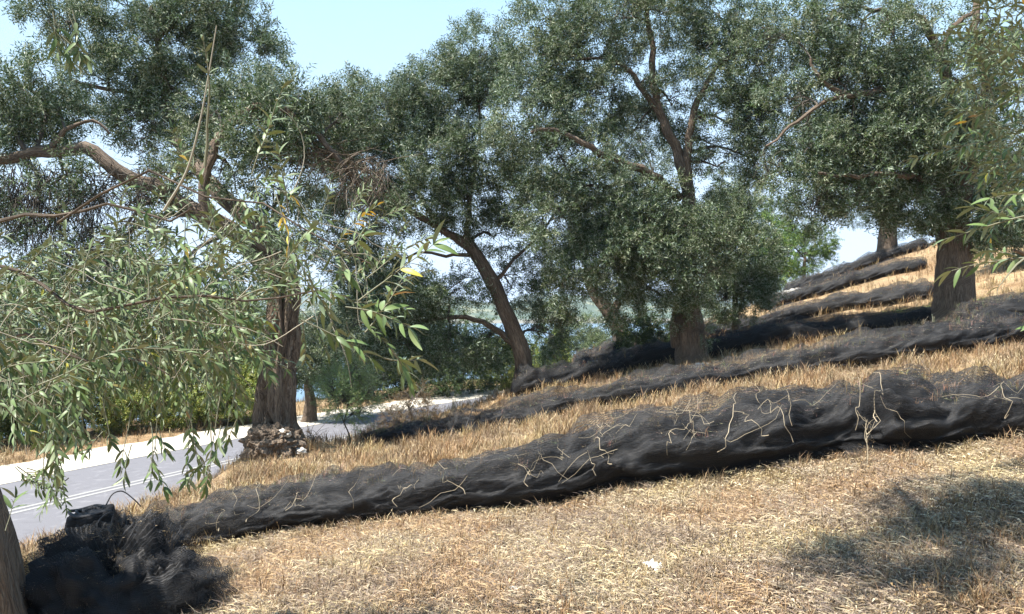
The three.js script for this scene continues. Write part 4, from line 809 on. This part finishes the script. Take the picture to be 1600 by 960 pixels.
const leafGeos = [bigLeafGeo(1), bigLeafGeo(2), bigLeafGeo(3), bigLeafGeo(4)];
const leafMats = [[1, 1, 1], [0.82, 0.88, 0.85], [1.25, 1.2, 1.1], [1.1, 1.15, 0.8]].map(c => { const m = M.bigLeaf.clone(); m.color.setRGB(...c); return m; });
const yellowLeaf = M.bigLeaf.clone(); yellowLeaf.color.setRGB(5.2, 2.9, 0.9); const brownLeaf = M.bigLeaf.clone(); brownLeaf.color.setRGB(2.4, 1.2, 0.9);
function sprigSet(parent, seed, sprigs, keep) {   // sprig: {p, dir, len, leaf, sag, thin}
  const r = rngOf(seed), stems = [], leaves = [], q = new THREE.Quaternion(), o = parent.position;
  for (const s of sprigs) {
    const step = 0.024 * (s.leaf / 0.055) * (s.gap ?? 1), n = Math.max(3, Math.round(s.len / step)); let p = s.p.clone(), d = s.dir.clone(); const pts = [p.clone()];
    let perp = new V3(r() - 0.5, r() - 0.5, r() - 0.5).cross(d).normalize();
    for (let i = 0; i < n; i++) {
      p = p.clone().addScaledVector(d, step); d = d.clone().add(new V3((r() - 0.5) * 0.18, -(s.sag ?? 0.05) + (r() - 0.5) * 0.12, (r() - 0.5) * 0.18)).normalize(); pts.push(p);
      perp = perp.sub(d.clone().multiplyScalar(perp.dot(d))).normalize().applyAxisAngle(d, 1.57 + (r() - 0.5) * 0.5);
      if (i < n * (s.bare ?? 0.12)) continue;
      const pairs = i === n - 1 ? [1, -1, 0] : [1, -1];
      for (const e of pairs) {
        if (r() < 0.1) continue;
        const ld = d.clone().multiplyScalar(e ? 0.65 + 0.3 * r() : 1).addScaledVector(perp, e * 0.75).add(new V3(0, -0.12, 0)).normalize();
        const up = new V3((r() - 0.5) * 2.2, 1, (r() - 0.5) * 2.2), x = new V3().crossVectors(ld, up).normalize(), z = new V3().crossVectors(x, ld).normalize();
        const m = new THREE.Matrix4().makeBasis(x, ld, z); q.setFromRotationMatrix(m);
        const L = s.leaf * (0.7 + 0.5 * r()), c = P0(p); const pr = L / c.d;
        leaves.push({ p, q: q.clone(), L, big: c.inside ? pr : pr * 0.01, k: r(), t: s.yellow ? (r() < s.yellow ? 1 : 0) : (r() < 0.006 ? 1 : r() < 0.004 ? 2 : 0) });
      }
    }
    stems.push(tube(curve(pts, Math.min(14, n)), [s.thick ?? 0.0022, 0.001], 5, null, false));
  }
  leaves.sort((a, b) => b.big - a.big);
  const first = leaves.slice(0, keep), rest = leaves.slice(keep);
  first.forEach((l, i) => { const m = shade(new THREE.Mesh(leafGeos[i % 4], l.t === 1 ? yellowLeaf : l.t === 2 ? brownLeaf : leafMats[(l.k * 4) | 0])); m.name = 'leaf'; m.position.copy(l.p).sub(o); m.quaternion.copy(l.q); m.scale.setScalar(l.L); parent.add(m); });
  leafGeos.forEach((g, k) => {
    const mine = rest.filter((_, i) => i % 4 === k); if (!mine.length) return;
    const im = shade(new THREE.InstancedMesh(g, M.bigLeaf, mine.length)), m = new THREE.Matrix4();
    mine.forEach((l, i) => { m.compose(l.p.clone().sub(o), l.q, new V3(l.L, l.L, l.L)); im.setMatrixAt(i, m); const v = 0.75 + 0.5 * l.k; im.setColorAt(i, l.t === 1 ? lin(4.6, 2.6, 0.8) : l.t === 2 ? lin(2.2, 1.1, 0.9) : lin(v, v * 0.98, v * 0.95)); });
    im.name = 'leaves'; im.userData.kind = 'stuff'; parent.add(im);
  });
  part('twigs', merged(stems), M.greyStem, parent, true);
  return leaves.length;
}
function P0(p) { const d = -p.z, x = p.x / d * F + CX, y = (EYE - p.y) / d * F + CY; return { d, x, y, inside: x > 0 && x < 1600 && y > 0 && y < 960 }; }
{
  // near olive at the left: its trunk enters the picture low, its branches hang across the left half
  const b = ground3(...XD(-48, 4.75), -0.1), r = rngOf(601);
  const t = tree('olive_tree', 'near olive, dark leaning trunk at lower left corner, leafy branches hanging across the left half', OLIVES, {
    seed: 31, base: b, flare: 0.35, step: 0.08,
    limbs: [
      [[b, [-70, 860, 4.75], [-100, 760, 4.7], [-140, 640, 4.6], [-190, 480, 4.4], [-250, 300, 4.2]], 0.31, 0.2, 26, 0.14],
      [[[-235, 340, 4.25], [-180, 345, 3.4], [-60, 355, 2.9], [60, 350, 2.7], [160, 335, 2.6], [300, 335, 2.55]], 0.012, 0.003, 8, 0.06],
      [[[-200, 460, 4.4], [-170, 400, 3.6], [-100, 400, 3.0], [30, 430, 2.7], [180, 470, 2.6], [330, 480, 2.5], [480, 470, 2.4]], 0.011, 0.0025, 8, 0.06],
      [[[-200, 460, 4.4], [-220, 470, 3.8], [-100, 520, 3.3], [20, 540, 3.0], [150, 560, 2.9], [280, 590, 2.8]], 0.01, 0.0025, 7, 0.06],
      [[[90, 348, 2.68], [200, 285, 2.5], [330, 290, 2.4], [420, 305, 2.35], [500, 345, 2.3], [570, 400, 2.25]], 0.0045, 0.002, 6, 0.05],
      [[[-250, 300, 4.2], [-500, 0, 4.6], [-700, -200, 5]], 0.14, 0.06, 9],
      [[[-250, 300, 4.2], [-350, -100, 4.0], [-420, -400, 3.8]], 0.14, 0.05, 9],
    ],
    clumps: [[new V3(-5.3, 3.6, -5.0), 0, 0, 0.9, 0.7, 260], [new V3(-6.0, 4.4, -4.4), 0, 0, 0.9, 0.7, 240], [new V3(-6.8, 3.4, -6.5), 0, 0, 1, 0.8, 200]],
  });
  const sprigs = [];
  const S = (px, py, D, tx, ty, len, leaf, o = {}) => { const p = P(px, py, D), e = P(tx, ty, D + (o.dz ?? (r() - 0.5) * 0.3)); sprigs.push({ p, dir: e.sub(p).normalize(), len, leaf, ...o }); };
  // named sprays read off the photograph
  S(600, 560, 2.0, 660, 575, 0.17, 0.062, { sag: -0.02, gap: 0.7 }); S(610, 545, 2.0, 650, 600, 0.12, 0.055, { gap: 0.8 });
  S(520, 400, 2.1, 580, 370, 0.14, 0.06, { sag: -0.03 }); S(500, 380, 2.15, 560, 420, 0.16, 0.06); S(560, 470, 2.0, 650, 400, 0.24, 0.06, { sag: 0 }); S(540, 480, 2.0, 620, 490, 0.2, 0.06); S(570, 520, 2.05, 630, 450, 0.18, 0.06, { sag: 0 });
  S(480, 430, 2.2, 520, 500, 0.22, 0.06); S(440, 420, 2.2, 480, 350, 0.2, 0.055, { sag: 0 }); S(470, 500, 2.15, 560, 540, 0.2, 0.06); S(450, 330, 2.3, 440, 250, 0.18, 0.05, { sag: -0.03 });
  S(320, 260, 2.3, 340, 40, 0.36, 0.035, { sag: 0, gap: 1.9, thick: 0.005, bare: 0.35 });
  // hanging tips over the road
  for (const [x, y, L] of [[160, 620, 0.2], [300, 640, 0.24], [245, 610, 0.26], [205, 640, 0.18], [330, 660, 0.22], [345, 610, 0.3], [70, 690, 0.14], [120, 600, 0.24], [370, 600, 0.18], [235, 660, 0.2], [290, 600, 0.3]]) { const D = 2.5 + r() * 0.4; S(x, y, D, x + (r() - 0.5) * 40, y + 90, L, 0.05, { sag: 0.1, gap: 1.25, bare: 0.45 }); S(x, y + 55, D, x + (r() - 0.5) * 120, y + 95, 0.1, 0.05, { sag: 0.06 }); }
  S(8, 830, 2.9, 25, 770, 0.13, 0.06, { sag: -0.02, gap: 0.8, bare: 0.35 });
  for (let i = 0; i < 9; i++) S(20 + r() * 90, 700 + r() * 50, 3.0, 60 + r() * 120, 730 + r() * 60, 0.16, 0.032, { gap: 1.1 });
  // top left near leaves
  for (let i = 0; i < 7; i++) S(60 + r() * 60, 15 + r() * 45, 2.8, 90 + r() * 60, 100 + r() * 20, 0.14, 0.055);
  // the mass: uneven density over the left half
  const inMass = (x, y) => { const top = x < 200 ? lerp(430, 340, x / 200) : x < 420 ? lerp(340, 250, (x - 200) / 220) : lerp(250, 400, (x - 420) / 230); const bot = x < 120 ? 640 : x < 380 ? lerp(575, 565, (x - 120) / 260) : lerp(530, 500, (x - 380) / 270); return y > top && y < bot; };
  let made = 0;
  while (made < 560) {
    const x = -40 + r() * 680, y = 240 + r() * 450; if (!inMass(x, y)) continue;
    if (n2(x / 90, y / 90) < -0.35 || (x > 400 && r() < 0.72) || (x > 370 && y > 440 && r() < 0.85) || (y < 430 && r() < 0.6)) continue;
    const D = lerp(2.1, 4.3, Math.pow(r(), 0.6)), a = (r() - 0.5) * 3.6; made++;
    S(x, y, D, x + Math.cos(a) * 60, y + Math.sin(a) * 60 + 10, 0.13 + r() * 0.18, 0.040 + 0.013 * r(), { sag: 0.02 + 0.05 * r(), dz: (r() - 0.5) * 0.25, yellow: made % 60 === 0 ? 0.5 : 0 });
  }
  console.log('near leaves', sprigSet(t, 602, sprigs, 300));
  // pale bare twigs hanging among the leaves
  const bare = []; for (let i = 0; i < 60; i++) { let x = r() * 560, y = 290 + r() * 300; if (!inMass(x, y)) { i--; continue; } const D = 2.3 + r() * 1.2, p = P(x, y, D), a = r() * 6.28; let d = new V3(Math.cos(a), Math.sin(a) * 0.8 - 0.4, (r() - 0.5)).normalize(), q = p; const pts = [p]; const L = 0.12 + r() * 0.25; for (let k = 0; k < 5; k++) { q = q.clone().addScaledVector(d, L / 5); d = d.clone().add(new V3(r() - 0.5, r() - 0.6, r() - 0.5).multiplyScalar(0.9)).normalize(); pts.push(q); } bare.push(tube(curve(pts, 8), [0.0016, 0.0008], 4, null, false)); }
  part('bare_twigs', merged(bare), M.shoot, t, true);
  const sh = curve([P(255, 330, 2.3), P(290, 270, 2.3), P(310, 200, 2.28), P(325, 120, 2.26), P(338, 40, 2.25)], 20); part('shoot', tube(sh, [0.0042, 0.0015], 7), M.shoot, t);
}
{
  // near olive at the right, mostly outside the picture
  const b = ground3(5.2, 4.2, -0.1), r = rngOf(611);
  const t = tree('olive_tree', 'near olive whose sunlit leafy branches reach in at the right edge', OLIVES, {
    seed: 32, base: b, flare: 0.4,
    limbs: [
      [[b, b.clone().add(new V3(-0.1, 1, 0)), b.clone().add(new V3(-0.3, 2.1, -0.1)), b.clone().add(new V3(-0.4, 3.0, -0.2))], 0.3, 0.17, 18, 0.15],
      [[b.clone().add(new V3(-0.3, 2.1, -0.1)), P(1800, 230, 4.1), P(1700, 180, 4), P(1600, 150, 3.9)], 0.06, 0.008, 7],
      [[b.clone().add(new V3(-0.2, 1.6, -0.1)), P(1800, 430, 3.2), P(1660, 400, 2.7), P(1600, 400, 2.6)], 0.035, 0.005, 7],
      [[b.clone().add(new V3(-0.4, 3.0, -0.2)), new V3(3.6, 4.8, -4.8), new V3(2.2, 5.5, -4.8), new V3(1.0, 5.7, -4.6), new V3(-0.1, 5.5, -4.4)], 0.11, 0.03, 8],
    ],
    clumps: [[new V3(-0.25, 5.2, -3.3), 0, 0, 0.6, 0.35, 70], [new V3(0.3, 5.4, -3.9), 0, 0, 0.6, 0.35, 55], [new V3(-0.1, 5.2, -2.9), 0, 0, 0.7, 0.35, 90], [new V3(0.8, 5.6, -3.5), 0, 0, 0.8, 0.45, 100], [new V3(2.2, 5.6, -4.6), 0, 0, 0.7, 0.45, 140], [new V3(3.4, 5.4, -4.8), 0, 0, 0.7, 0.5, 160], [new V3(4.8, 5.2, -4.2), 0, 0, 0.9, 0.7, 200]],
  });
  const sprigs = [];
  const S = (px, py, D, tx, ty, len, leaf, o = {}) => { const p = P(px, py, D), e = P(tx, ty, D + (o.dz ?? (r() - 0.5) * 0.3)); sprigs.push({ p, dir: e.sub(p).normalize(), len, leaf, ...o }); };
  for (let i = 0; i < 110; i++) { const x = 1525 + r() * 130, y = 15 + r() * 320, D = 3.5 + r() * 0.9; if (x < 1540 + 30 * n2(y / 60, 3)) { i--; continue; } const a = (r() - 0.5) * 2.4 + 3.3; S(x, y, D, x + Math.cos(a) * 60, y + Math.sin(a) * 60 - 12, 0.16 + r() * 0.16, 0.05 + 0.012 * r(), { sag: 0.03 }); }
  S(1640, 330, 2.5, 1500, 355, 0.3, 0.055, { sag: 0, gap: 1.4, thick: 0.004 }); S(1640, 300, 2.5, 1545, 300, 0.26, 0.05, { sag: 0 }); S(1640, 400, 2.4, 1520, 410, 0.26, 0.055, { sag: 0.02, gap: 1.1, thick: 0.004 }); S(1600, 405, 2.4, 1535, 455, 0.18, 0.05, { gap: 2.2, bare: 0.6, thick: 0.004 }); S(1590, 400, 2.4, 1540, 385, 0.14, 0.055); S(1640, 350, 2.5, 1560, 340, 0.22, 0.055, { sag: 0 }); S(1630, 505, 2.4, 1585, 500, 0.1, 0.06, { gap: 0.7 });
  console.log('right leaves', sprigSet(t, 612, sprigs, 300));
}
renderer.render(scene, camera);
